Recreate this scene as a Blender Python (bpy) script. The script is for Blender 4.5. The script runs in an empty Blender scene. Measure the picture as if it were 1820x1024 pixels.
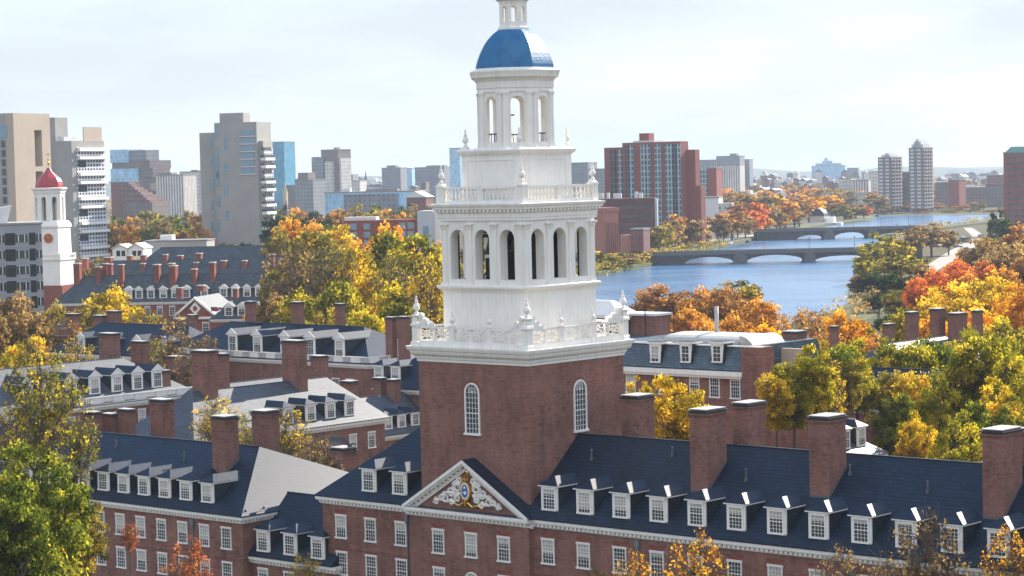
import bpy, math, random
import numpy as np
from mathutils import Vector, Matrix

# ------------------------------------------------------------------ camera, sky, sun, exposure
SC = bpy.context.scene
COL = SC.collection
R = math.radians
CAM_Z = 41.0
FPX, PITCH, ROLL = 4070.0, 0.0499, -0.0237          # focal length in photo pixels (1820 wide)
_F = Vector((0, math.cos(PITCH), -math.sin(PITCH)))
_R0 = Vector((1, 0, 0))
_U0 = _R0.cross(_F)
_RT = _R0 * math.cos(ROLL) + _U0 * math.sin(ROLL)
_UP = -_R0 * math.sin(ROLL) + _U0 * math.cos(ROLL)
CAM = Vector((0, 0, CAM_Z))
cd = bpy.data.cameras.new('camera')
cam = bpy.data.objects.new('camera', cd)
COL.objects.link(cam)
m3 = Matrix((_RT, _UP, -_F)).transposed()
cam.matrix_world = Matrix.Translation(CAM) @ m3.to_4x4()
cd.sensor_width = 36.0
cd.lens = FPX / 1820 * 36
cd.clip_start, cd.clip_end = 1.0, 60000
SC.camera = cam

SUN_AZ, SUN_EL = 40.0, 29.5                          # azimuth right of the view direction, elevation
SC.view_settings.view_transform = 'Standard'
SC.view_settings.look = 'None'
SC.view_settings.exposure = 1.17
SC.view_settings.gamma = 1
W = bpy.data.worlds.new('World')
SC.world = W
W.use_nodes = True
wn, wl = W.node_tree.nodes, W.node_tree.links
wn.clear()
wo = wn.new('ShaderNodeOutputWorld')
bg = wn.new('ShaderNodeBackground')
sky = wn.new('ShaderNodeTexSky')
sky.sky_type = 'NISHITA'
sky.sun_disc = False
sky.sun_elevation = R(SUN_EL)
sky.sun_rotation = R(SUN_AZ)
sky.altitude = 50
sky.air_density, sky.dust_density, sky.ozone_density = 1.0, 0.3, 2.5
# thin high cloud veil, by direction
tcw = wn.new('ShaderNodeTexCoord')
mpw = wn.new('ShaderNodeMapping'); mpw.inputs['Scale'].default_value = (3.0, 3.0, 15.0); mpw.inputs['Rotation'].default_value = (0.05, 0.16, 0.3)
nzw = wn.new('ShaderNodeTexNoise'); nzw.inputs['Scale'].default_value = 1.6; nzw.inputs['Detail'].default_value = 7; nzw.inputs['Roughness'].default_value = .55
crw = wn.new('ShaderNodeValToRGB'); crw.color_ramp.elements[0].position = .40; crw.color_ramp.elements[1].position = .62
crw.color_ramp.elements[0].color = (.95, .95, .95, 1); crw.color_ramp.elements[1].color = (.80, .80, .80, 1)
mxw = wn.new('ShaderNodeMixRGB')
sxw = wn.new('ShaderNodeSeparateXYZ'); elw = wn.new('ShaderNodeMapRange'); elw.inputs[1].default_value = .14; elw.inputs[2].default_value = .42
vcw = wn.new('ShaderNodeMixRGB'); vcw.inputs[1].default_value = (2.95, 3.16, 3.42, 1); vcw.inputs[2].default_value = (6.6, 7.0, 7.8, 1)   # brighter unseen veil overhead, shaped as fill light
fcw = wn.new('ShaderNodeMapRange'); fcw.inputs[3].default_value = 1.0; fcw.inputs[4].default_value = .72
mvw = wn.new('ShaderNodeMath'); mvw.operation = 'MULTIPLY'
wl.new(tcw.outputs['Generated'], mpw.inputs[0]); wl.new(mpw.outputs[0], nzw.inputs['Vector']); wl.new(nzw.outputs['Fac'], crw.inputs[0])
wl.new(tcw.outputs['Generated'], sxw.inputs[0]); wl.new(sxw.outputs[2], elw.inputs[0])
wl.new(elw.outputs[0], vcw.inputs[0]); wl.new(elw.outputs[0], fcw.inputs[0]); wl.new(crw.outputs[0], mvw.inputs[0]); wl.new(fcw.outputs[0], mvw.inputs[1])
# unseen veil overhead is added behind the viewer to fill shade; clear blue ahead
mbw = wn.new('ShaderNodeMapRange'); mbw.inputs[1].default_value = -.25; mbw.inputs[2].default_value = .25; mbw.inputs[3].default_value = 1.0; mbw.inputs[4].default_value = 0.0
wl.new(sxw.outputs[1], mbw.inputs[0])
mlw = wn.new('ShaderNodeMixRGB'); mlw.inputs[1].default_value = (1, 1, 1, 1); wl.new(elw.outputs[0], mlw.inputs[0]); wl.new(mbw.outputs[0], mlw.inputs[2])
mmw = wn.new('ShaderNodeMath'); mmw.operation = 'MULTIPLY'; wl.new(mvw.outputs[0], mmw.inputs[0]); wl.new(mlw.outputs[0], mmw.inputs[1])
wl.new(mmw.outputs[0], mxw.inputs[0]); wl.new(sky.outputs[0], mxw.inputs[1]); wl.new(vcw.outputs[0], mxw.inputs[2]); wl.new(mxw.outputs[0], bg.inputs[0])
bg.inputs[1].default_value = 0.112
wl.new(bg.outputs[0], wo.inputs[0])
sl = bpy.data.lights.new('sun', 'SUN')
sl.energy, sl.angle, sl.color = 5.0, R(.5), (1, .92, .80)
sun = bpy.data.objects.new('sun', sl)
COL.objects.link(sun)
SUN_DIR = Vector((math.sin(R(SUN_AZ)) * math.cos(R(SUN_EL)), math.cos(R(SUN_AZ)) * math.cos(R(SUN_EL)), math.sin(R(SUN_EL))))
sun.rotation_euler = SUN_DIR.to_track_quat('Z', 'Y').to_euler()
SC.cycles.max_bounces = 7
SC.cycles.transparent_max_bounces = 8
SC.cycles.volume_bounces = 0

# ------------------------------------------------------------------ pixel <-> world
def ray(px, py):
    return (_F + _RT * ((px - 910) / FPX) + _UP * ((512 - py) / FPX))
def at(px, py, depth):
    return CAM + ray(px, py) * depth
def ground_at(px, py, z=0.0):
    d = ray(px, py)
    return CAM + d * ((z - CAM_Z) / d.z)
def horizon_y(px):
    return 309 - .0237 * (px - 910)

class Frame:
    """building axes: u to the right along the front, v inward, z up (absolute)"""
    def __init__(s, px, py, depth, yaw):
        p = at(px, py, depth)
        s.o = Vector((p.x, p.y, 0)); s.z = p.z; s.yaw = R(yaw)
        s.u = Vector((math.cos(s.yaw), math.sin(s.yaw), 0)); s.v = Vector((-math.sin(s.yaw), math.cos(s.yaw), 0))
    def _hit(s, px, py, n, k):
        d = ray(px, py); t = (k - (CAM - s.o).dot(n)) / d.dot(n)
        q = CAM + d * t - s.o
        return q.dot(s.u), q.dot(s.v), q.z
    def on_v(s, px, py, v=0.0): return s._hit(px, py, s.v, v)
    def on_u(s, px, py, u=0.0): return s._hit(px, py, s.u, u)
    def on_z(s, px, py, z):
        d = ray(px, py); q = CAM + d * ((z - CAM_Z) / d.z) - s.o
        return q.dot(s.u), q.dot(s.v), z
    def on_slope(s, px, py, v0, z0, k):           # plane z = z0 + k (v - v0)
        d = ray(px, py); a = CAM - s.o
        t = (z0 + k * (a.dot(s.v) - v0) - a.z) / (d.z - k * d.dot(s.v))
        q = a + d * t
        return q.dot(s.u), q.dot(s.v), q.z

# ------------------------------------------------------------------ objects
def tag(o, label=None, cat=None, group=None, kind=None):
    if label: o['label'] = label
    if cat: o['category'] = cat
    if group: o['group'] = group
    if kind: o['kind'] = kind
    return o
def empty(name, loc, rz=0):
    o = bpy.data.objects.new(name, None)
    o.empty_display_size = 1
    COL.objects.link(o)
    o.location = loc; o.rotation_euler = (0, 0, rz)
    return o
def thing(name, label, cat, F=None, loc=None, rz=0, group=None):
    o = empty(name, F.o if F else loc, F.yaw if F else rz)
    return tag(o, label, cat, group)
def inst(name, mesh, parent=None, loc=(0, 0, 0), rz=0, scale=None):
    o = bpy.data.objects.new(name, mesh)
    COL.objects.link(o)
    o.parent = parent
    o.location = loc; o.rotation_euler = (0, 0, rz)
    if scale: o.scale = scale
    return o

class MB:
    def __init__(s): s.v = []; s.f = []; s.m = []
    def face(s, pts, m=0):
        n = len(s.v); s.v += [tuple(p) for p in pts]; s.f.append(tuple(range(n, n + len(pts)))); s.m.append(m)
    def box(s, x0, x1, y0, y1, z0, z1, m=0):
        n = len(s.v)
        s.v += [(x0, y0, z0), (x1, y0, z0), (x1, y1, z0), (x0, y1, z0), (x0, y0, z1), (x1, y0, z1), (x1, y1, z1), (x0, y1, z1)]
        for q in ((0, 3, 2, 1), (4, 5, 6, 7), (0, 1, 5, 4), (1, 2, 6, 5), (2, 3, 7, 6), (3, 0, 4, 7)):
            s.f.append(tuple(n + i for i in q)); s.m.append(m)
    def prism(s, poly, z0, z1, m=0):            # poly counter-clockwise in xy
        n = len(s.v); k = len(poly)
        s.v += [(x, y, z0) for x, y in poly] + [(x, y, z1) for x, y in poly]
        s.f.append(tuple(n + i for i in reversed(range(k)))); s.m.append(m)
        s.f.append(tuple(n + k + i for i in range(k))); s.m.append(m)
        for i in range(k):
            j = (i + 1) % k
            s.f.append((n + i, n + j, n + k + j, n + k + i)); s.m.append(m)
    def slab(s, poly, y0, y1, m=0):             # poly in xz, extruded along y
        n = len(s.v); k = len(poly)
        s.v += [(x, y0, z) for x, z in poly] + [(x, y1, z) for x, z in poly]
        s.f.append(tuple(n + i for i in range(k))); s.m.append(m)
        s.f.append(tuple(n + k + i for i in reversed(range(k)))); s.m.append(m)
        for i in range(k):
            j = (i + 1) % k
            s.f.append((n + j, n + i, n + k + i, n + k + j)); s.m.append(m)
    def rings(s, rings, m=0, cap=True):         # list of equal-length point loops
        n = len(s.v); k = len(rings[0])
        for r in rings: s.v += [tuple(p) for p in r]
        for a in range(len(rings) - 1):
            for i in range(k):
                j = (i + 1) % k
                s.f.append((n + a * k + i, n + a * k + j, n + (a + 1) * k + j, n + (a + 1) * k + i)); s.m.append(m)
        if cap:
            s.f.append(tuple(n + i for i in reversed(range(k)))); s.m.append(m)
            t = n + (len(rings) - 1) * k
            s.f.append(tuple(t + i for i in range(k))); s.m.append(m)
    def lathe(s, prof, cx=0, cy=0, n=12, m=0, a0=0.0, cap=True):
        s.rings([[(cx + r * math.cos(a0 + 2 * math.pi * i / n), cy + r * math.sin(a0 + 2 * math.pi * i / n), z) for i in range(n)] for r, z in prof], m, cap)
    def square(s, prof, m=0, cx=0, cy=0):       # stacked square rings (half, z)
        s.rings([[(cx - h, cy - h, z), (cx + h, cy - h, z), (cx + h, cy + h, z), (cx - h, cy + h, z)] for h, z in prof], m)
    def tube(s, p0, p1, r0, r1, n=5, m=0):
        p0, p1 = Vector(p0), Vector(p1); d = p1 - p0
        if d.length < 1e-6: return
        q = d.to_track_quat('Z', 'Y'); a = q @ Vector((1, 0, 0)); b = q @ Vector((0, 1, 0))
        s.rings([[p + (a * math.cos(2 * math.pi * i / n) + b * math.sin(2 * math.pi * i / n)) * r for i in range(n)] for p, r in ((p0, r0), (p1, r1))], m)
    def path(s, pts, rad, n=5, m=0):
        for i in range(len(pts) - 1): s.tube(pts[i], pts[i + 1], rad[i], rad[i + 1], n, m)
    def mesh(s, name, mats, smooth=False):
        me = bpy.data.meshes.new(name)
        me.from_pydata(s.v, [], s.f)
        if not isinstance(mats, (list, tuple)): mats = [mats]
        for x in mats: me.materials.append(x)
        if len(mats) > 1: me.polygons.foreach_set('material_index', s.m)
        if smooth: me.polygons.foreach_set('use_smooth', [True] * len(s.f))
        me.update()
        return me
    def build(s, name, mats, parent=None, smooth=False):
        return inst(name, s.mesh(name, mats, smooth), parent)

# ------------------------------------------------------------------ materials
def lin(c):
    return tuple(((x / 255) / 12.92 if x / 255 <= .04045 else ((x / 255 + .055) / 1.055) ** 2.4) for x in c) + (1,)
class NT:
    def __init__(s, name):
        s.mat = bpy.data.materials.new(name); s.mat.use_nodes = True
        s.n, s.l = s.mat.node_tree.nodes, s.mat.node_tree.links
        s.p = s.n['Principled BSDF']; s.out = s.n['Material Output']
    def new(s, t, **kw):
        x = s.n.new('ShaderNode' + t)
        for k, v in kw.items(): setattr(x, k, v)
        return x
    def link(s, a, b): s.l.new(a, b)
    def coord(s, kind='Object'): return s.new('TexCoord').outputs[kind]
    def noise(s, scale, detail=4, vec=None, rough=.55):
        n = s.new('TexNoise'); n.inputs['Scale'].default_value = scale; n.inputs['Detail'].default_value = detail; n.inputs['Roughness'].default_value = rough
        s.link(vec or s.coord(), n.inputs['Vector'])
        return n.outputs['Fac']
    def ramp(s, fac, stops):
        r = s.new('ValToRGB'); e = r.color_ramp.elements
        e[0].position, e[0].color = stops[0]; e[1].position, e[1].color = stops[-1]
        for p, c in stops[1:-1]:
            x = e.new(p); x.color = c
        s.link(fac, r.inputs[0]); return r.outputs[0]
    def mix(s, fac, a, b, mode='MIX'):
        m = s.new('MixRGB', blend_type=mode)
        for i, x in enumerate((fac, a, b)):
            if hasattr(x, 'is_output'): s.link(x, m.inputs[i])
            else: m.inputs[i].default_value = x
        return m.outputs[0]
    def math(s, op, a, b=0.0, c=None):
        m = s.new('Math', operation=op)
        for i, x in enumerate((a, b) if c is None else (a, b, c)):
            if hasattr(x, 'is_output'): s.link(x, m.inputs[i])
            else: m.inputs[i].default_value = x
        return m.outputs[0]
    def xyz(s, vec=None):
        x = s.new('SeparateXYZ'); s.link(vec or s.coord(), x.inputs[0]); return x.outputs
    def comb(s, a, b, c=0.0):
        x = s.new('CombineXYZ')
        for i, v in enumerate((a, b, c)):
            if hasattr(v, 'is_output'): s.link(v, x.inputs[i])
            else: x.inputs[i].default_value = v
        return x.outputs[0]
    def bump(s, h, strength=.3, dist=.05):
        b = s.new('Bump'); b.inputs['Strength'].default_value = strength; b.inputs['Distance'].default_value = dist
        s.link(h, b.inputs['Height']); s.link(b.outputs[0], s.p.inputs['Normal'])
    def set(s, col=None, rough=.7, spec=.5, metal=0):
        if col is not None:
            if hasattr(col, 'is_output'): s.link(col, s.p.inputs['Base Color'])
            else: s.p.inputs['Base Color'].default_value = col
        if hasattr(rough, 'is_output'): s.link(rough, s.p.inputs['Roughness'])
        else: s.p.inputs['Roughness'].default_value = rough
        s.p.inputs['Specular IOR Level'].default_value = spec
        s.p.inputs['Metallic'].default_value = metal
        return s.mat

def plain(name, c, rough=.7, var=.15, scale=1.5, spec=.3, metal=0):
    t = NT(name); c = lin(c) if max(c) > 1 else tuple(c[:3]) + (1,)
    f = t.noise(scale, 5)
    g = t.noise(scale * 9, 3)
    a = tuple(x * (1 - var) for x in c[:3]) + (1,); b = tuple(min(1, x * (1 + var)) for x in c[:3]) + (1,)
    col = t.ramp(t.math('ADD', t.math('MULTIPLY', f, .7), t.math('MULTIPLY', g, .3)), [(.3, a), (.7, b)])
    return t.set(col, rough, spec, metal)

def brick(name, c1, c2, mortar, bw=.22, bh=.075, fade=0.25):
    t = NT(name)
    x, y, z = t.xyz()
    vec = t.comb(t.math('ADD', x, y), z)
    b = t.new('TexBrick')
    b.inputs['Scale'].default_value = 1; b.inputs['Brick Width'].default_value = bw; b.inputs['Row Height'].default_value = bh
    b.inputs['Mortar Size'].default_value = .012; b.inputs['Bias'].default_value = 0
    b.inputs['Color1'].default_value = c1 + (1,); b.inputs['Color2'].default_value = c2 + (1,); b.inputs['Mortar'].default_value = mortar + (1,)
    t.link(vec, b.inputs['Vector'])
    n = t.noise(.35, 6)
    n2 = t.noise(2.2, 4)
    # weathering: soft vertical streaks and blotches
    st = t.noise(1.0, 4, t.comb(t.math('MULTIPLY', t.math('ADD', x, y), 1.6), t.math('MULTIPLY', z, .18)))
    cs = t.noise(1.0, 2, t.comb(t.math('MULTIPLY', t.math('ADD', x, y), 1.1), t.math('MULTIPLY', z, 5.5)))
    k = t.math('ADD', t.math('ADD', t.math('MULTIPLY', n, .36), t.math('MULTIPLY', cs, .26)), t.math('ADD', t.math('MULTIPLY', n2, .18), t.math('MULTIPLY', st, .2)))
    w = t.ramp(k, [(.36, (.55, .53, .56, 1)), (.5, (1, 1, 1, 1)), (.64, (1.4, 1.34, 1.3, 1))])
    col = t.mix(1.0, b.outputs['Color'], w, 'MULTIPLY')
    t.bump(b.outputs['Fac'], -.25, .02)
    return t.set(col, .9, .06)

def slate(name, c, rough=.42, spec=.5, row=.22, var=1.0, ior=1.58):
    t = NT(name)
    x, y, z = t.xyz()
    b = t.new('TexBrick')
    b.inputs['Scale'].default_value = 1; b.inputs['Brick Width'].default_value = .45; b.inputs['Row Height'].default_value = row * 1.1
    b.inputs['Mortar Size'].default_value = .028
    c = tuple(c)
    b.inputs['Color1'].default_value = tuple(v * (1 - .3 * var) for v in c) + (1,); b.inputs['Color2'].default_value = tuple(v * (1 + .35 * var) for v in c) + (1,)
    b.inputs['Mortar'].default_value = tuple(v * .35 for v in c) + (1,)
    t.link(t.comb(t.math('ADD', x, y), z), b.inputs['Vector'])
    n = t.noise(.5, 6)
    n2 = t.noise(4, 3)
    cs = t.noise(1.0, 2, t.comb(t.math('MULTIPLY', t.math('ADD', x, y), .9), t.math('MULTIPLY', z, 6.0)))
    w = t.ramp(t.math('ADD', t.math('MULTIPLY', n, .35), t.math('ADD', t.math('MULTIPLY', n2, .25), t.math('MULTIPLY', cs, .4))), [(.34, (1 - .55 * var, 1 - .53 * var, 1 - .5 * var, 1)), (.5, (1, 1, 1, 1)), (.66, (1 + .75 * var, 1 + .7 * var, 1 + .65 * var, 1))])
    col = t.mix(1.0, b.outputs['Color'], w, 'MULTIPLY')
    rr = t.math('ADD', t.math('MULTIPLY', n2, .28), rough - .14)
    t.bump(t.math('ADD', b.outputs['Fac'], t.math('MULTIPLY', n2, .6)), -.35, .02)
    t.p.inputs['IOR'].default_value = ior
    return t.set(col, rr, spec)

def glass(name, dark=(.02, .028, .035), blind=.5):
    """window glass, a roller blind or curtain drawn to a different height in each window"""
    t = NT(name)
    oi = t.new('ObjectInfo')
    x, y, z = t.xyz(t.coord('Generated'))
    r = oi.outputs['Random']
    lvl = t.math('SUBTRACT', 1.0, t.math('MULTIPLY', t.math('SUBTRACT', r, .25), 1.1))
    k = t.math('GREATER_THAN', z, lvl)
    n = t.noise(3, 3)
    bl = t.ramp(n, [(.3, (blind * .75, blind * .72, blind * .66, 1)), (.7, (blind, blind * .97, blind * .9, 1))])
    dk = t.ramp(n, [(.35, dark + (1,)), (.75, tuple(v * 3.2 for v in dark) + (1,))])
    col = t.mix(k, dk, bl)
    return t.set(col, .08, .6)

def facade(name, wall, pane, bw, bh, mort=.35, rough=.5):
    """distant facade: a grid of openings that belongs to the cladding"""
    t = NT(name)
    x, y, z = t.xyz()
    b = t.new('TexBrick', offset=0.0, squash=1.0)
    b.inputs['Scale'].default_value = 1; b.inputs['Brick Width'].default_value = bw; b.inputs['Row Height'].default_value = bh
    b.inputs['Mortar Size'].default_value = min(bw, bh) * mort; b.inputs['Mortar Smooth'].default_value = .0
    w = lin(wall); p = lin(pane)
    b.inputs['Color1'].default_value = p; b.inputs['Color2'].default_value = tuple(v * 1.5 for v in p[:3]) + (1,); b.inputs['Mortar'].default_value = w
    t.link(t.comb(t.math('ADD', x, y), z), b.inputs['Vector'])
    n = t.noise(.15, 4)
    col = t.mix(1.0, b.outputs['Color'], t.ramp(n, [(.3, (.8, .8, .8, 1)), (.7, (1.15, 1.15, 1.15, 1))]), 'MULTIPLY')
    return t.set(col, rough, .4)

def leafmat(name, a, b, c=None, trans=.55):
    """foliage: a and b are the two ends of the leaf colours in the crown, tone comes from each clump and leaf"""
    t = NT(name)
    at_ = t.new('Attribute', attribute_name='tone')
    oi = t.new('ObjectInfo')
    f = t.math('ADD', at_.outputs['Fac'], t.math('MULTIPLY', t.math('SUBTRACT', oi.outputs['Random'], .5), .22))
    a, b = lin(a), lin(b); c = lin(c) if c else b
    dk = tuple(v * .55 for v in a[:3]) + (1,)
    col = t.ramp(f, [(.08, dk), (.36, a), (.64, b), (.95, c)])
    d = t.new('BsdfDiffuse'); tr = t.new('BsdfTranslucent'); mx = t.new('MixShader'); mx.inputs[0].default_value = trans
    t.link(col, d.inputs[0]); t.link(t.mix(1.0, col, (1.3, 1.3, .75, 1), 'MULTIPLY'), tr.inputs[0])
    t.link(d.outputs[0], mx.inputs[1]); t.link(tr.outputs[0], mx.inputs[2]); t.link(mx.outputs[0], t.out.inputs[0])
    return t.mat

M = {}
M['brick'] = brick('red_brick', (.235, .076, .053), (.155, .054, .042), (.27, .20, .165))
M['brick_far'] = brick('distant_red_brick', (.27, .075, .05), (.19, .058, .045), (.25, .16, .13), .4, .15)
M['brick_dark'] = brick('dark_brick', (.13, .05, .042), (.095, .042, .038), (.14, .10, .09), .4, .15)
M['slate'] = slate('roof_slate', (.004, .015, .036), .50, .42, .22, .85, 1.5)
M['slate_pale'] = slate('sunlit_roof_slate', (.042, .054, .070), .60, .5, .22, .8, 1.8)  # paler than the other slate: sun glare is put into the colour
def painted(name, c, dirt):
    """old white paint: faint drip streaks and grime"""
    t = NT(name); x, y, z = t.xyz()
    st = t.noise(1.0, 5, t.comb(t.math('MULTIPLY', t.math('ADD', x, y), 3.2), t.math('MULTIPLY', z, .35)), .65)
    n = t.noise(.7, 6, None, .65); n2 = t.noise(9, 3)
    k = t.math('ADD', t.math('MULTIPLY', st, .5), t.math('ADD', t.math('MULTIPLY', n, .35), t.math('MULTIPLY', n2, .15)))
    col = t.ramp(k, [(.36, tuple(v * (1 - dirt) * w for v, w in zip(c, (1, .97, .92))) + (1,)), (.52, c + (1,)), (.7, tuple(min(.85, v * 1.06) for v in c) + (1,))])
    return t.set(col, .5, .3)
M['white'] = painted('white_paint', (.80, .775, .725), .12)
M['white_shabby'] = plain('weathered_white_paint', (.60, .60, .58), .55, .10, .9, .3)
M['cap'] = plain('chimney_capping', (.035, .034, .034), .5, .3, 2)
M['slab'] = plain('chimney_slab', (.42, .41, .39), .6, .15, 2)
M['flash'] = plain('lead_flashing', (.10, .11, .12), .45, .25, 2)
M['glass'] = glass('window_glass')
M['cheek'] = slate('dormer_cheek_slate', (.022, .03, .04), .55, .4)
M['concrete'] = plain('concrete', (.31, .30, .285), .85, .12, .12)
M['concrete_tan'] = plain('tan_concrete', (.43, .36, .29), .85, .10, .12)
M['stone'] = plain('grey_stone', (.20, .19, .18), .85, .25, .6)
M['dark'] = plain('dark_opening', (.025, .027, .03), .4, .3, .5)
M['darkmetal'] = plain('dark_metal', (.03, .03, .032), .4, .2, 1, .5, .6)
M['bronze'] = plain('bell_bronze', (.16, .11, .05), .35, .3, 2, .5, .8)
M['gold'] = plain('gold_leaf', (.75, .48, .10), .3, .15, 3, .5, .9)
M['copper_blue'] = None
M['bark'] = plain('tree_bark', (.075, .055, .042), .9, .35, 2.5)
M['pipe'] = plain('grey_downpipe', (.17, .18, .20), .5, .2, 1.5)
# ------------------------------------------------------------------ windows, dormers, chimneys
_cache = {}
def cached(key, fn):
    if key not in _cache: _cache[key] = fn()
    return _cache[key]

def sash_frame(w, h, cols, rows, mats, t=.11):
    b = MB(); p = .09
    b.box(-w / 2, -w / 2 + t, -p, 0, 0, h); b.box(w / 2 - t, w / 2, -p, 0, 0, h)
    b.box(-w / 2 - .05, w / 2 + .05, -p - .03, 0, h - t, h + .06)
    b.box(-w / 2 - .08, w / 2 + .08, -p - .07, 0, -.09, .05)
    iw = w - 2 * t
    b.box(-w / 2 + t, w / 2 - t, -.055, 0, h * .5 - .035, h * .5 + .035)
    for i in range(1, cols):
        x = -iw / 2 + iw * i / cols
        b.box(x - .014, x + .014, -.045, 0, .05, h - t)
    for i in range(1, rows):
        if i * 2 == rows: continue
        z = .05 + (h - t - .05) * i / rows
        b.box(-iw / 2, iw / 2, -.043, 0, z - .014, z + .014)
    return b.mesh('window', mats)
def pane_mesh(w, h):
    b = MB(); b.box(-w / 2 + .06, w / 2 - .06, -.022, .02, .03, h - .06)
    return b.mesh('pane', M['glass'])
def window(parent, u, v, z, w, h, rz=0, cols=4, rows=6, name='window'):
    me = cached(('w', w, h, cols, rows), lambda: sash_frame(w, h, cols, rows, M['white']))
    pm = cached(('p', w, h), lambda: pane_mesh(w, h))
    o = inst(name, me, parent, (u, v, z), rz)
    inst('pane', pm, o)
    return o

def dormer_mesh(w, h, k, kind, key_mats):
    """front at y=0 facing -y, sill at z=0; runs back into a slope rising k per metre"""
    b = MB(); L = (h + .1) / k + .3
    hw = w / 2 + .10
    b.slab([(-hw, -.25), (hw, -.25), (hw, h), (-hw, h)], .02, L, 1)            # cheeks
    b.box(-hw - .02, hw + .02, -.02, .10, -.1, h + .02, 0)                     # white front
    o = .20; rise = (hw + o) * (.62 if kind == 'hip' else .75)
    e = h + .02
    b.box(-hw - o, hw + o, -o, L, e, e + .09, 0)                               # soffit and fascia
    b.box(-hw - o + .02, hw + o - .02, -o + .02, L, e + .09, e + .13, 2)
    z0 = e + .13; zr = z0 + rise; Lr = L + rise / k + .3
    a = hw + o + .04
    if kind == 'hip':
        yf = -o - .03; yr = yf + a * .9
        A, B_, C_, D = (-a, yf, z0), (a, yf, z0), (a, L + .2, z0), (-a, L + .2, z0)
        E_, F_ = (0, yr, zr), (0, Lr, zr)
        b.face([A, B_, E_], 2); b.face([B_, C_, F_, E_], 2); b.face([D, A, E_, F_], 2); b.face([A, D, C_, B_], 2)
    else:
        yf = -o - .03
        A, B_, C_, D = (-a, yf, z0), (a, yf, z0), (a, L + .2, z0), (-a, L + .2, z0)
        E_, F_ = (0, yf, zr), (0, Lr, zr)
        b.face([B_, C_, F_, E_], 2); b.face([D, A, E_, F_], 2); b.face([A, D, C_, B_], 2)
        b.face([(-a, yf, z0), (a, yf, z0), (0, yf, zr)], 0)
        for s in (-1, 1):                                                      # raking boards
            b.slab([(s * a, z0 - .06), (s * a, z0 + .06), (0, zr + .07), (0, zr - .09)], yf - .05, yf + .02, 0)
    return b.mesh('dormer', key_mats)
def dormer(parent, u, v, z, w, h, k, kind='hip', rz=0, cols=4, rows=6, mat='slate'):
    me = cached(('d', w, h, round(k, 2), kind, mat), lambda: dormer_mesh(w, h, k, kind, [M['white'], M['cheek'], M[mat]]))
    o = inst('dormer', me, parent, (u, v, z), rz)
    wi = window(o, 0, -.02, .08, w - .12, h - .16, 0, cols, rows)
    return o

def chimney_mesh(wu, wv, z0, z1, mat, far=False):
    b = MB()
    b.box(-wu / 2, wu / 2, -wv / 2, wv / 2, z0, z1 - .55, 0)
    e = .06
    if far:
        b.box(-wu / 2 - e, wu / 2 + e, -wv / 2 - e, wv / 2 + e, z1 - .55, z1 - .2, 0)
        b.box(-wu / 2 - e - .05, wu / 2 + e + .05, -wv / 2 - e - .05, wv / 2 + e + .05, z1 - .2, z1, 2)
        return b.mesh('chimney', [mat, M['cap'], M['slab']])
    for i, (za, zb) in enumerate(((.55, .47), (.47, .39), (.39, .31))):
        e = .05 + .045 * i
        b.box(-wu / 2 - e, wu / 2 + e, -wv / 2 - e, wv / 2 + e, z1 - za, z1 - zb, 0)
    b.box(-wu / 2 - .05, wu / 2 + .05, -wv / 2 - .05, wv / 2 + .05, z1 - .31, z1 - .20, 1)
    b.box(-wu / 2 - .14, wu / 2 + .14, -wv / 2 - .14, wv / 2 + .14, z1 - .20, z1 - .12, 1)
    b.box(-wu / 2 + .04, wu / 2 - .04, -wv / 2 + .04, wv / 2 - .04, z1 - .12, z1 - .04, 1)
    b.box(-wu / 2 - .02, wu / 2 + .02, -wv / 2 - .02, wv / 2 + .02, z1 - .04, z1 + .03, 2)
    return b.mesh('chimney', [mat, M['cap'], M['slab']])

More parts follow.
